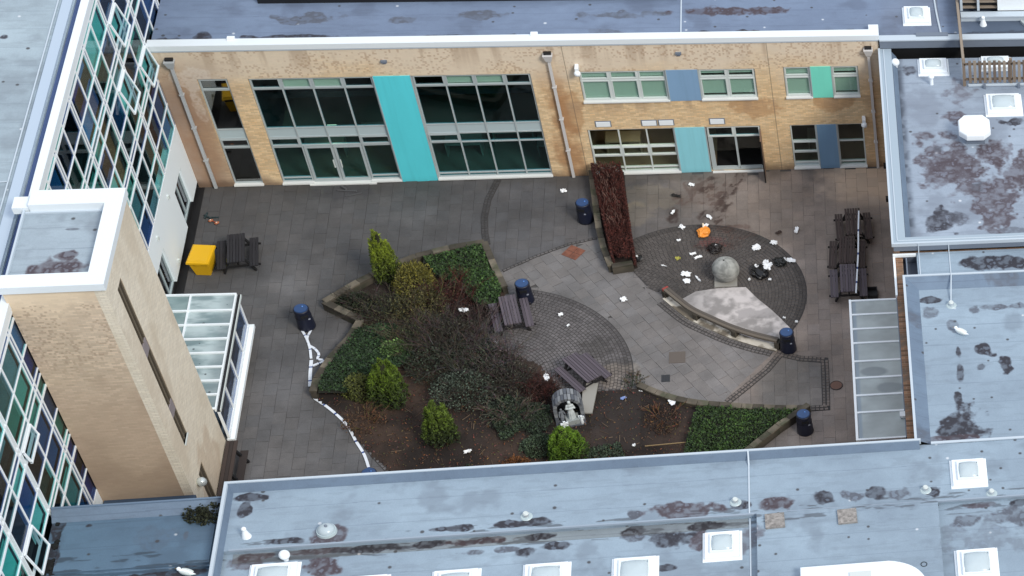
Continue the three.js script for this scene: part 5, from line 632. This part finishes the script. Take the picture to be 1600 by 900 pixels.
conifer('conifer', 'tall golden-green conifer at the far left of the planting bed', 7.55, 5.95, 2.7, 0.66, lin(58, 80, 14), lin(140, 156, 36), 5200, -0.1);
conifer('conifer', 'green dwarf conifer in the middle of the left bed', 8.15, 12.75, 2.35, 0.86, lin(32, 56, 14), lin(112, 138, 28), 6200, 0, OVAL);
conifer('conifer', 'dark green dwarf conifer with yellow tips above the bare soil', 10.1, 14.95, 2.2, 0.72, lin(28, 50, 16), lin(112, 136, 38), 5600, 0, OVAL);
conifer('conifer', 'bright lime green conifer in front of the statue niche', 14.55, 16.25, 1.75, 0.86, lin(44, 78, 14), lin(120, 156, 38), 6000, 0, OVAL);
function bush(name, label, category, x, z, rx, rz, h, c0, c1, n, L = 0.09, W = 0.05, group = null, y0 = 0.1) {
  const t = thing(name, label, category, [x, 0.08, z], 0, group), o = rr(0, 90);
  part(t, 'stem', mb().tube([[x, 0.05, z], [x + 0.05, h * 0.3, z], [x - 0.04, h * 0.7, z + 0.03]], 0.025, 5), bark);
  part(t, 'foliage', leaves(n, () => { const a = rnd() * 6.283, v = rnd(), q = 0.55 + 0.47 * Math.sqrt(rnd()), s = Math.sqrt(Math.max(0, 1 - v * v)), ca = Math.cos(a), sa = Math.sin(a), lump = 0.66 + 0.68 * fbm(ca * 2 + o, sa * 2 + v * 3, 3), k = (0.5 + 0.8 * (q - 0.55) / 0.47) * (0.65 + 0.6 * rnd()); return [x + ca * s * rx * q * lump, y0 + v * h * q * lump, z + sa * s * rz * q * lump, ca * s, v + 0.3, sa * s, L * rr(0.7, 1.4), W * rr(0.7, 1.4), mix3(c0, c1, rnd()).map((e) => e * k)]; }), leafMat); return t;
}
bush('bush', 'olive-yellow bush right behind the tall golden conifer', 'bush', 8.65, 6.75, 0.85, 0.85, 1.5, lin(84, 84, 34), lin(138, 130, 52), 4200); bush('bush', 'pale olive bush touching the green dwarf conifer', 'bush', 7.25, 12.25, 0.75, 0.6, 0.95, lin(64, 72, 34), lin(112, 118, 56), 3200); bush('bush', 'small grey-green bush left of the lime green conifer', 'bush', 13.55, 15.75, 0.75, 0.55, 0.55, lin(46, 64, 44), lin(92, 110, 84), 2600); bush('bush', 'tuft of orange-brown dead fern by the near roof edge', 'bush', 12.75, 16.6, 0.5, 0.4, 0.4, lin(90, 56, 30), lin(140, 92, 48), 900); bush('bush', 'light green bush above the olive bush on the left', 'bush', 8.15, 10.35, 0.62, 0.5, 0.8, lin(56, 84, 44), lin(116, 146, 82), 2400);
function ivy(label, P, h, n, c0, c1, dens = 0.5) { // leaves over a bed outline
  let x0 = 99, x1 = -99, z0 = 99, z1 = -99; for (const [x, z] of P) { x0 = Math.min(x0, x); x1 = Math.max(x1, x); z0 = Math.min(z0, z); z1 = Math.max(z1, z); } const t = thing('ivy_ground_cover', label, 'ivy', [(x0 + x1) / 2, 0, (z0 + z1) / 2]);
  const H = (x, z) => h * (0.55 + 0.75 * fbm(x * 1.2 + 3, z * 1.2, 3)); const base = mb(), S = 0.2; for (let x = x0; x < x1; x += S) for (let z = z0; z < z1; z += S) if (inPoly(x + S / 2, z + S / 2, P)) { const q = (a, b) => [a, H(a, b) - 0.1, b]; base.quad(q(x, z + S), q(x + S, z + S), q(x + S, z), q(x, z)); }
  part(t, 'stems', base, std(rgb(30, 32, 24), 1)); part(t, 'leaves', leaves(n, () => { const x = rr(x0, x1), z = rr(z0, z1); if (!inPoly(x, z, P)) return null; const y = H(x, z) + rr(-0.1, 0.05), k = (0.55 + 0.9 * rnd()) * (0.6 + 0.8 * fbm(x * 2.3, z * 2.3, 3)); return [x, y, z, rr(-0.4, 0.4), rr(-0.5, 0.5), rr(-0.4, 0.4), rr(0.07, 0.14), rr(0.05, 0.09), mix3(c0, c1, rnd()).map((e) => e * k)]; }), leafMat).userData.kind = 'stuff'; t.userData.kind = 'stuff'; return t;
}
ivy('green ivy filling the far corner of the planting bed behind the bin', [[8.8, 5.2], [10.9, 4.5], [11.4, 6.0], [11.85, 7.3], [11.7, 8.0], [11, 8.1], [10.2, 6.9], [9.3, 6.2]], 0.55, 9000, lin(30, 58, 26), lin(74, 104, 48)); ivy('dark green ivy behind the zigzag wall on the left', [[6.7, 9.1], [7.8, 8.9], [8.7, 9.5], [8.8, 10.8], [7.9, 11.9], [6.9, 12.5], [5.7, 12.4], [5.65, 11.6], [6.05, 10.6]], 0.6, 11000, lin(26, 50, 28), lin(62, 92, 50)); ivy('dense green ivy filling the triangular bed on the right', [[19.2, 14.15], [20.6, 14.35], [22.3, 14.6], [23.1, 14.65], [21.2, 16.4], [19.4, 18.2], [18.6, 17.4], [18.9, 15.6]], 0.4, 11000, lin(32, 58, 26), lin(76, 106, 46)); ivy('dark green ivy under the bare shrubs left of the niche', [[11.6, 13.5], [12.3, 13.0], [13.2, 13.5], [13.8, 13.6], [13.95, 14.5], [13.4, 15.2], [12.9, 14.7], [12.2, 15.3], [11.9, 14.6]], 0.34, 4600, lin(28, 44, 32), lin(66, 84, 58)); ivy('low ivy trailing along the near roof edge below the statue', [[15.2, 15.9], [16.4, 15.7], [16.6, 16.6], [15.4, 17.2]], 0.18, 1800, lin(36, 54, 40), lin(86, 104, 80)); ivy('low green weeds under the near roof edge left of centre', [[9.5, 16.6], [11.2, 16.3], [11.6, 17.2], [9.9, 17.8]], 0.12, 1400, lin(30, 50, 32), lin(56, 82, 50));
function twigs(name, label, category, x, z, rx, rz, h, n, c0, c1, leafN, l0, l1, group) {
  const t = thing(name, label, category, [x, 0.08, z], 0, group), b = mb(), grow = (p, d, L, w, lev) => { const e = [p[0] + d[0] * L, p[1] + d[1] * L, p[2] + d[2] * L]; b.col = mix3(c0, c1, rnd()).map((v) => v * rr(0.6, 1.3)); const A = V(...p), D = V(...d).normalize(), s = V(rr(-1, 1), rr(-1, 1), rr(-1, 1)).cross(D).normalize(), u = D.clone().cross(s), R = [], Q = []; for (let k = 0; k < 3; k++) { const a = k * 2.094, cx = s.clone().multiplyScalar(Math.cos(a)).addScaledVector(u, Math.sin(a)); R.push([p[0] + cx.x * w, p[1] + cx.y * w, p[2] + cx.z * w]); Q.push([e[0] + cx.x * w * 0.5, e[1] + cx.y * w * 0.5, e[2] + cx.z * w * 0.5]); } for (let k = 0; k < 3; k++) b.quad(R[k], R[(k + 1) % 3], Q[(k + 1) % 3], Q[k]); if (lev > 0) for (let k = 0; k < 3; k++) { const f = rr(0.45, 1); grow([mix(p[0], e[0], f), mix(p[1], e[1], f), mix(p[2], e[2], f)], [d[0] + rr(-0.75, 0.75), d[1] * 0.8 + rr(-0.25, 0.45), d[2] + rr(-0.75, 0.75)], L * rr(0.45, 0.7), w * 0.62, lev - 1); } };
  for (let i = 0; i < n; i++) { const a = rnd() * 6.283, q = Math.sqrt(rnd()); grow([x + Math.cos(a) * rx * q * 0.6, 0.1, z + Math.sin(a) * rz * q * 0.6], [Math.cos(a) * q * 0.7 * rx / h, 0.9, Math.sin(a) * q * 0.7 * rz / h], h * rr(0.4, 0.62), 0.02, 3); }
  part(t, 'twigs', b, leafSolid); if (leafN) part(t, 'leaves', leaves(leafN, () => { const a = rnd() * 6.283, q = Math.sqrt(rnd()), y = h * (0.3 + 0.6 * rnd()) * (1 - 0.5 * q * q), k = 0.5 + 0.9 * rnd(); return [x + Math.cos(a) * rx * q, y, z + Math.sin(a) * rz * q, 0, 0.4, 0, rr(0.06, 0.12), rr(0.03, 0.06), mix3(l0, l1, rnd()).map((e) => e * k)]; }), leafSolid); return t;
}
const GT = lin(78, 74, 64), GB = lin(46, 42, 38), GL = lin(30, 40, 32), GM = lin(74, 84, 68), RT = lin(88, 48, 40), RB = lin(48, 28, 26), bg = 'bare winter shrubs in the planting bed';
twigs('bare_shrub', 'bare grey-olive shrub just inside the zigzag wall corner', 'shrub', 7.6, 8.1, 1.1, 0.9, 1.1, 22, GB, GT, 1600, GL, lin(84, 84, 58), bg); twigs('bare_shrub', 'olive twiggy shrub below the golden conifer', 'shrub', 8.9, 8.0, 1.1, 0.9, 1.3, 24, GB, lin(104, 98, 66), 1700, lin(60, 60, 40), lin(112, 106, 66), bg); twigs('bare_shrub', 'reddish bare shrub beside the green ivy corner', 'shrub', 10.0, 7.5, 0.95, 0.9, 1.2, 26, RB, RT, 900, RB, lin(88, 54, 48), bg); twigs('bare_shrub', 'brown bare shrub between ivy and upper picnic table', 'shrub', 10.9, 8.8, 0.9, 0.8, 1.0, 22, lin(46, 36, 35), lin(84, 68, 66), 1000, lin(44, 36, 34), lin(76, 64, 60), bg); twigs('bare_shrub', 'dark bare shrub in the centre of the planting bed', 'shrub', 9.6, 9.6, 1.1, 1.0, 1.3, 26, GB, GT, 1900, lin(36, 42, 34), lin(80, 82, 66), bg); twigs('bare_shrub', 'grey bare shrub right of the light green bush', 'shrub', 9.6, 11.2, 1.1, 1.0, 1.3, 26, GB, GT, 2200, GL, GM, bg); twigs('bare_shrub', 'pale grey twiggy shrub near the middle of the bed', 'shrub', 11.1, 10.9, 1.1, 1.0, 1.2, 26, lin(52, 50, 48), lin(94, 90, 86), 2000, GL, GM, bg); twigs('bare_shrub', 'grey-green shrub above the dark green dwarf conifer', 'shrub', 10.7, 12.7, 1.2, 1.0, 1.3, 26, GB, GT, 3000, GL, lin(96, 108, 94), bg); twigs('bare_shrub', 'dark twiggy shrub left of the second picnic table', 'shrub', 12.4, 12.2, 1.0, 0.9, 1.1, 24, lin(44, 38, 36), lin(80, 70, 68), 1700, GL, lin(84, 80, 70), bg); twigs('bare_shrub', 'dark red-brown shrub behind the statue niche', 'shrub', 13.5, 12.9, 0.75, 0.6, 0.9, 20, lin(50, 28, 26), lin(84, 48, 42), 900, lin(40, 24, 22), lin(70, 42, 36), bg); twigs('bare_shrub', 'dark low shrub filling the pointed corner of the zigzag wall', 'shrub', 6.5, 7.35, 0.75, 0.45, 0.7, 18, GB, GT, 1500, lin(26, 36, 26), lin(58, 68, 48), bg); twigs('bare_shrub', 'tall purple-brown tangle of twigs in the heart of the bed', 'shrub', 10.3, 10.1, 1.2, 1.1, 1.7, 34, lin(44, 36, 35), lin(94, 82, 78), 1500, lin(34, 36, 30), lin(74, 72, 60), bg); twigs('bare_shrub', 'pale fine-twigged shrub overhanging the setts left of the tables', 'shrub', 11.9, 10.9, 1.0, 0.9, 1.2, 26, lin(60, 54, 54), lin(112, 102, 102), 500, lin(60, 50, 48), lin(110, 98, 96), bg); twigs('bare_shrub', 'grey tangled shrub spreading over the dark ivy by the niche', 'shrub', 12.4, 13.9, 1.1, 0.8, 0.9, 24, lin(58, 52, 46), lin(112, 104, 92), 700, GL, lin(84, 92, 76), bg); twigs('bare_shrub', 'olive tangle between the light green bush and the grey shrub', 'shrub', 8.7, 10.0, 0.9, 0.9, 1.3, 24, GB, lin(102, 96, 74), 1200, GL, lin(94, 98, 68), bg);
twigs('bare_shrub', 'thin dry shrub on the bare soil at lower left', 'shrub', 7.3, 13.9, 0.8, 0.6, 0.6, 12, lin(70, 54, 40), lin(112, 88, 62), 300, lin(60, 44, 34), lin(100, 76, 54), bg); twigs('bare_shrub', 'thin dry stems in the soil right of the niche', 'shrub', 17.9, 14.6, 0.7, 0.8, 0.4, 10, lin(84, 58, 40), lin(126, 92, 64), 500, lin(56, 40, 32), lin(84, 62, 48), bg); twigs('bare_shrub', 'dry stalks at the corner of setts and curved wall', 'shrub', 16.8, 12.4, 0.45, 0.35, 0.5, 10, lin(70, 60, 50), lin(120, 108, 90), 150, GL, GM, bg);
solo('planter_soil', mb().sweep([[15.65, 0.1], [15.9, 3], [16.3, 5.95]], -0.5, 0.55, 0, 0.2), std(rgb(44, 36, 32), 1), 'dark soil in the hedge planter', 'soil', null, null, 'structure');
{ const c0 = lin(50, 26, 24), c1 = lin(96, 50, 42), t = thing('hedge', 'long clipped red-brown hedge in the narrow stone planter', 'hedge', [15.9, 0, 3]), cx = (z) => 15.54 + z * 0.14, W = (z) => 0.58 - 0.025 * z;
  part(t, 'leaves', leaves(19000, () => { const z = rr(0.2, 5.95), u = rr(-1, 1), v = rnd(), top = rnd() < 0.65, h = 0.86 + 0.42 * (fbm(z * 2, u * 2, 3) - 0.5), X = cx(z) + u * W(z) * (top ? 1 : 0.95) * (z > 5.4 ? Math.sqrt(Math.max(0.1, 1 - (z - 5.4) * 1.5)) : 1), y = top ? h + rr(-0.16, 0.03) : 0.2 + v * h * 0.8, k = (0.5 + 0.8 * rnd()) * (0.55 + 0.9 * fbm(z * 3, u * 3 + 7, 3)); return [top ? X : cx(z) + Math.sign(u) * W(z) * rr(0.85, 1.04), y, z, top ? 0 : Math.sign(u), top ? 0.9 : 0.3, 0, rr(0.06, 0.13), rr(0.02, 0.045), mix3(c0, c1, rnd()).map((e) => e * k)]; }), leafSolid); const core = mb(); core.sweep([[cx(0.4), 0.4], [cx(2.5), 2.5], [cx(5.3), 5.3]], -0.3, 0.3, 0.1, 0.66); part(t, 'inner_branches', core, std(rgb(36, 24, 22), 1));
  const tb = mb(); for (let k = 0; k < 200; k++) { const z = rr(0.3, 4.2), x = cx(z) + rr(-0.4, 0.3), d = [rr(-0.15, 0.15), rr(0.14, 0.4), rr(-0.15, 0.15)]; tb.col = mix3(lin(80, 54, 48), lin(140, 112, 102), rnd()); tb.bar([x, 0.7, z], [x + d[0], 0.72 + d[1], z + d[2]], 0.011); } part(t, 'twigs', tb, leafSolid); }
{ const t = thing('moss_clumps', 'dark moss and weed growing in the corner of the link roof', 'moss', [4.5, 6.2, 23.4]); t.userData.kind = 'stuff'; part(t, 'moss', leaves(1500, () => { const a = rnd() * 6.28, q = rnd(), x = 4.55 + Math.cos(a) * q * 0.65, z = 23.35 + Math.sin(a) * q * 0.5; if (fbm(x * 5, z * 5, 3) < 0.4) return null; return [x, 6.2 + rnd() * 0.16, z, 0, 0.6, 0, rr(0.07, 0.13), rr(0.05, 0.1), mix3(lin(20, 26, 20), lin(52, 56, 38), rnd())]; }), leafSolid); const u = mb(); for (let k = 0; k < 160; k++) { const z = 23.2 + rnd() * 2.2, x = 0.24 + rr(-0.12, 0.14); if (fbm(z * 2.4, x * 4, 3) < 0.5) continue; u.col = lin(26, 28, 28, rr(0.6, 1.2)); u.rbox(x, z, rr(0.03, 0.09), rr(0.03, 0.1), 6.13, 6.15 + rnd() * 0.06, rnd() * 3); } part(t, 'moss', u, leafSolid); }
{ // twigs and dead leaves on the soil
  const b = leaves(5200, () => { const x = rr(5.5, 19), z = rr(11.5, 18); if (!inPoly(x, z, BED)) return null; return [x, 0.14 + rnd() * 0.05, z, 0, 0, 0, rr(0.05, 0.12), rr(0.02, 0.05), mix3(lin(70, 48, 36), lin(140, 104, 76), rnd()).map((v) => v * rr(0.4, 1.15))]; }); for (let k = 0; k < 220; k++) { const x = rr(5.8, 18.5), z = rr(12.4, 17.5); if (!inPoly(x, z, BED)) continue; const a = rnd() * 3.14, L = rr(0.05, 0.2); b.col = mix3(lin(70, 54, 42), lin(150, 128, 104), rnd() * rnd()); b.bar([x - Math.cos(a) * L, 0.16, z - Math.sin(a) * L], [x + Math.cos(a) * L, 0.18, z + Math.sin(a) * L], 0.012); }
  const m = solo('leaf_debris', b, leafSolid, 'dead leaves and twigs scattered over the bare soil', 'leaf debris', null, null, 'stuff'); }
solo('cane', mb().bar([17.3, 0.2, 16.0], [18.8, 0.22, 15.95], 0.03), std(rgb(150, 128, 92), 0.8), 'straight pale cane lying on the soil right of the niche', 'stick', [18, 0.18, 16]);

// ---------- litter ----------
const paperMat = std(rgb(236, 238, 240), 0.7), greyPaper = std(rgb(180, 176, 170), 0.8);
function scrap(x, z, w, d, turn, lift = 0.03, crumple = 0.04) { // crumpled sheet with thickness
  const n = 6, b = mb(), q1 = rr(0.2, 0.9), q2 = rr(0.2, 0.9), h = (i, j) => 0.055 + lift * rnd() + crumple * vn(i * 1.7 + x * 9, j * 1.7 + z * 7), c = Math.cos(turn), s = Math.sin(turn), G = []; for (let i = 0; i <= n; i++) { G.push([]); for (let j = 0; j <= n; j++) { const edge = i === 0 || j === 0 || i === n || j === n, U = (i / n - 0.5) * 2, Q = (j / n - 0.5) * 2, u = U * w / 2 * Math.sqrt(1 - q1 * Q * Q / 2) * (edge ? rr(0.72, 1.15) : rr(0.9, 1.1)), v = Q * d / 2 * Math.sqrt(1 - q2 * U * U / 2) * (edge ? rr(0.72, 1.15) : rr(0.9, 1.1)); G[i].push([x + u * c + v * s, h(i, j), z - u * s + v * c]); } }
  const dn = (p) => [p[0], p[1] - 0.012, p[2]]; for (let i = 0; i < n; i++) for (let j = 0; j < n; j++) { b.quad(G[i][j + 1], G[i + 1][j + 1], G[i + 1][j], G[i][j]); b.quad(dn(G[i][j]), dn(G[i + 1][j]), dn(G[i + 1][j + 1]), dn(G[i][j + 1])); } return b;
}
const LIT = [
  [18.91, 0.89, 0.3, 0.2, 'white crumpled paper nearest the light blue panel'], [18.18, 2.6, 0.12, 0.3, 'narrow white paper strip on the slabs right of the hedge'], [19.63, 2.97, 0.16, 0.34, 'upright white paper strip beside the dark mud trail'], [18.54, 3.55, 0.28, 0.2, 'white paper at the upper edge of the paved circle'], [19.47, 3.5, 0.3, 0.16, 'white paper touching the orange bag'], [18.42, 4.34, 0.18, 0.12, 'tiny white scrap below the upper edge papers of the circle'],
  [18.98, 5.2, 0.26, 0.14, 'small white card left of the two strips near the ball'], [19.2, 5.42, 0.36, 0.14, 'slanting white strip up left of the stone ball'], [18.72, 6.4, 0.42, 0.3, 'large white paper on the setts left of the stone ball'], [18.76, 6.82, 0.34, 0.26, 'white sheet below the large paper left of the stone ball'], [19.18, 6.7, 0.08, 0.42, 'thin bent white strip beside the large paper'], [17.86, 5.85, 0.26, 0.05, 'thin pale straw-like strip on the setts near the hedge end'],
  [21.5, 4.98, 0.36, 0.42, 'double white paper sheet up right of the stone ball'], [22.2, 4.72, 0.32, 0.24, 'white paper at the right rim of the paved circle'], [23.12, 3.98, 0.16, 0.4, 'white paper streamer on the slabs far right'], [21.86, 5.9, 0.24, 0.28, 'white paper just above the black bag by the ball'], [22.86, 5.84, 0.4, 0.24, 'white paper beside the black bag at the circle rim'], [22.46, 5.8, 0.42, 0.26, 'white paper on the black bag at the circle rim'],
  [16.34, 7.73, 0.26, 0.24, 'square white paper alone on the slanting slabs'], [14.0, 8.45, 0.2, 0.16, 'white scrap on the setts right of the upper picnic table'], [14.3, 9.1, 0.14, 0.12, 'smallest white scrap on the setts between the picnic tables'], [10.56, 8.7, 0.34, 0.24, 'white paper caught in the bare shrubs left of the picnic table', 0.75], [11.79, 10.25, 0.2, 0.16, 'white scrap among the twigs below the upper picnic table', 0.4], [13.83, 1.02, 0.26, 0.22, 'square white paper on the slabs above the hedge-side bin'],
  [22.53, 9.24, 0.12, 0.1, 'white scrap near the right end of the pale concrete'], [13.7, 12.4, 0.2, 0.4, 'torn white paper in the red-brown shrub by the niche', 0.5], [17.12, 12.92, 0.22, 0.16, 'white scrap where setts meet the curved wall'], [18.26, 13.75, 0.26, 0.4, 'rounded white paper on the soil under the curved wall', 0.12], [23.0, 9.5, 0.12, 0.1, 'white scrap on the setts right of the pale concrete'], [16.9, 15.9, 0.14, 0.12, 'white scrap on the bare soil near the roof edge', 0.1], [11.0, 15.7, 0.3, 0.14, 'pale scrap on the soil right of the dark dwarf conifer', 0.1],
];
for (const [x, z, w, d, l, y] of LIT) { const b = scrap(x, z, w, d, rr(-0.7, 0.7), 0.05, 0.07), m = solo('paper_litter', b, paperMat, l, 'litter', [x, 0, z], 'paper litter strewn over the courtyard'); if (y) m.position.y = y; }
function bag(name, label, x, z, r, mat, knot) { const t = thing(name, label, 'bag', [x, 0, z]); const g = new THREE.IcosahedronGeometry(1, 4), P = g.attributes.position; for (let k = 0; k < P.count; k++) { const a = P.getX(k), b = P.getY(k), c = P.getZ(k), s = 0.45 + 1.1 * fbm(a * 2.8 + x, c * 2.8 + b * 2.6 + z, 4); P.setXYZ(k, a * s * 1.15, b * s * 0.6, c * s * 0.9); } g.computeVertexNormals(); part(t, 'sack', mb().at(g, x, 0.06 + r * 0.4, z, 0, rnd() * 3, 0, r), mat); if (knot) part(t, 'knot', mb().bar([x, r * 0.8, z - r * 0.3], [x - 0.02, r * 0.9 + 0.05, z - r * 1.5], 0.05), knot); return t; }
bag('plastic_bag', 'orange plastic bag lying on the setts near the hedge', 19.42, 3.98, 0.27, std(rgb(236, 150, 58), 0.45), std(rgb(240, 220, 190), 0.5)); bag('rubbish_bag', 'burst black rubbish bag right of the stone ball', 21.6, 6.6, 0.34, std(rgb(18, 18, 20), 0.35)); bag('rubbish_bag', 'small black bag at the right rim of the paved circle', 22.44, 6.0, 0.24, std(rgb(24, 26, 26), 0.4)); bag('rubbish_bag', 'small black bag on the setts below the hedge end', 16.8, 5.42, 0.2, std(rgb(20, 20, 22), 0.45)); bag('rubbish_bag', 'charred dark bag amid the brown stain up left of the ball', 19.86, 5.0, 0.28, std(rgb(24, 18, 18), 0.6));
for (const [x, z, w, l, y] of [[21.9, 6.35, 0.4, 'heap of white paper spilling from the burst black bag', 0.16], [22.02, 6.1, 0.26, 'white paper upper right of the burst bag', 0.04], [21.5, 6.42, 0.18, 'white paper stuck in the mouth of the burst bag', 0.3], [19.9, 5.0, 0.12, 'white scrap on the charred bag', 0.2], [16.83, 5.4, 0.1, 'white scrap on the small black bag by the hedge', 0.16], [21.2, 6.9, 0.14, 'white scrap left of the burst bag', 0], [22.0, 6.95, 0.14, 'grey scrap below the burst bag', 0]]) { const m = solo('paper_litter', scrap(x, z, w, w * 0.8, rnd() * 3, 0.06, 0.08), paperMat, l, 'litter', [x, 0, z], 'paper litter strewn over the courtyard'); m.position.y = y; }
solo('crisp_packet', scrap(18.4, 5.42, 0.2, 0.2, 0.4), std(rgb(160, 156, 72), 0.5), 'small yellow packet on the setts left of the ball', 'litter', [18.4, 0, 5.42]); solo('blue_litter', scrap(16.46, 13.32, 0.24, 0.16, 0.5), std(rgb(120, 140, 190), 0.5), 'blue and white wrapper on the dark soil', 'litter', [16.46, 0.05, 13.32]).position.y = 0.12; solo('dark_rag', scrap(18.3, 1.55, 0.42, 0.16, -0.35, 0.04, 0.08), std(rgb(38, 36, 36), 0.9), 'dark rag on the slabs right of the hedge', 'rag', [18.3, 0, 1.55]); solo('dark_rag', scrap(22.4, 4.1, 0.26, 0.16, 0.7, 0.04, 0.08), std(rgb(60, 48, 44), 0.9), 'brown rag on the slabs above the right papers', 'rag', [22.4, 0, 4.1]); solo('broken_branch', mb().bar([5.15, 0.06, 0.5], [5.9, 0.07, 0.62], 0.05).bar([5.5, 0.06, 0.9], [6.1, 0.07, 0.72], 0.03).bar([5.3, 0.07, 0.3], [5.5, 0.1, 0.5], 0.08), std(rgb(84, 84, 86), 0.8), 'dark broken pieces lying before the double doors', 'debris', [5.5, 0, 0.6]);
{ const t = thing('dark_crate', 'dark flat crate at the near end of the table row', 'crate', [26.05, 0, 8.05]); part(t, 'base', mb().box(25.86, 26.26, 0.03, 0.08, 7.78, 8.32), M.black); part(t, 'side', mb().box(25.86, 26.26, 0.08, 0.24, 7.78, 7.81).box(25.86, 26.26, 0.08, 0.24, 8.29, 8.32).box(25.86, 25.89, 0.08, 0.24, 7.81, 8.29).box(26.23, 26.26, 0.08, 0.24, 7.81, 8.29), M.dark); }
scene.traverse((o) => { if (o.isMesh) { o.castShadow = true; o.receiveShadow = true; } });
const renderer = new THREE.WebGLRenderer({ antialias: true });
renderer.toneMapping = THREE.LinearToneMapping; renderer.toneMappingExposure = EXPOSURE; renderer.shadowMap.enabled = true;
renderer.setSize(1024, 576);
renderer.render(scene, camera);
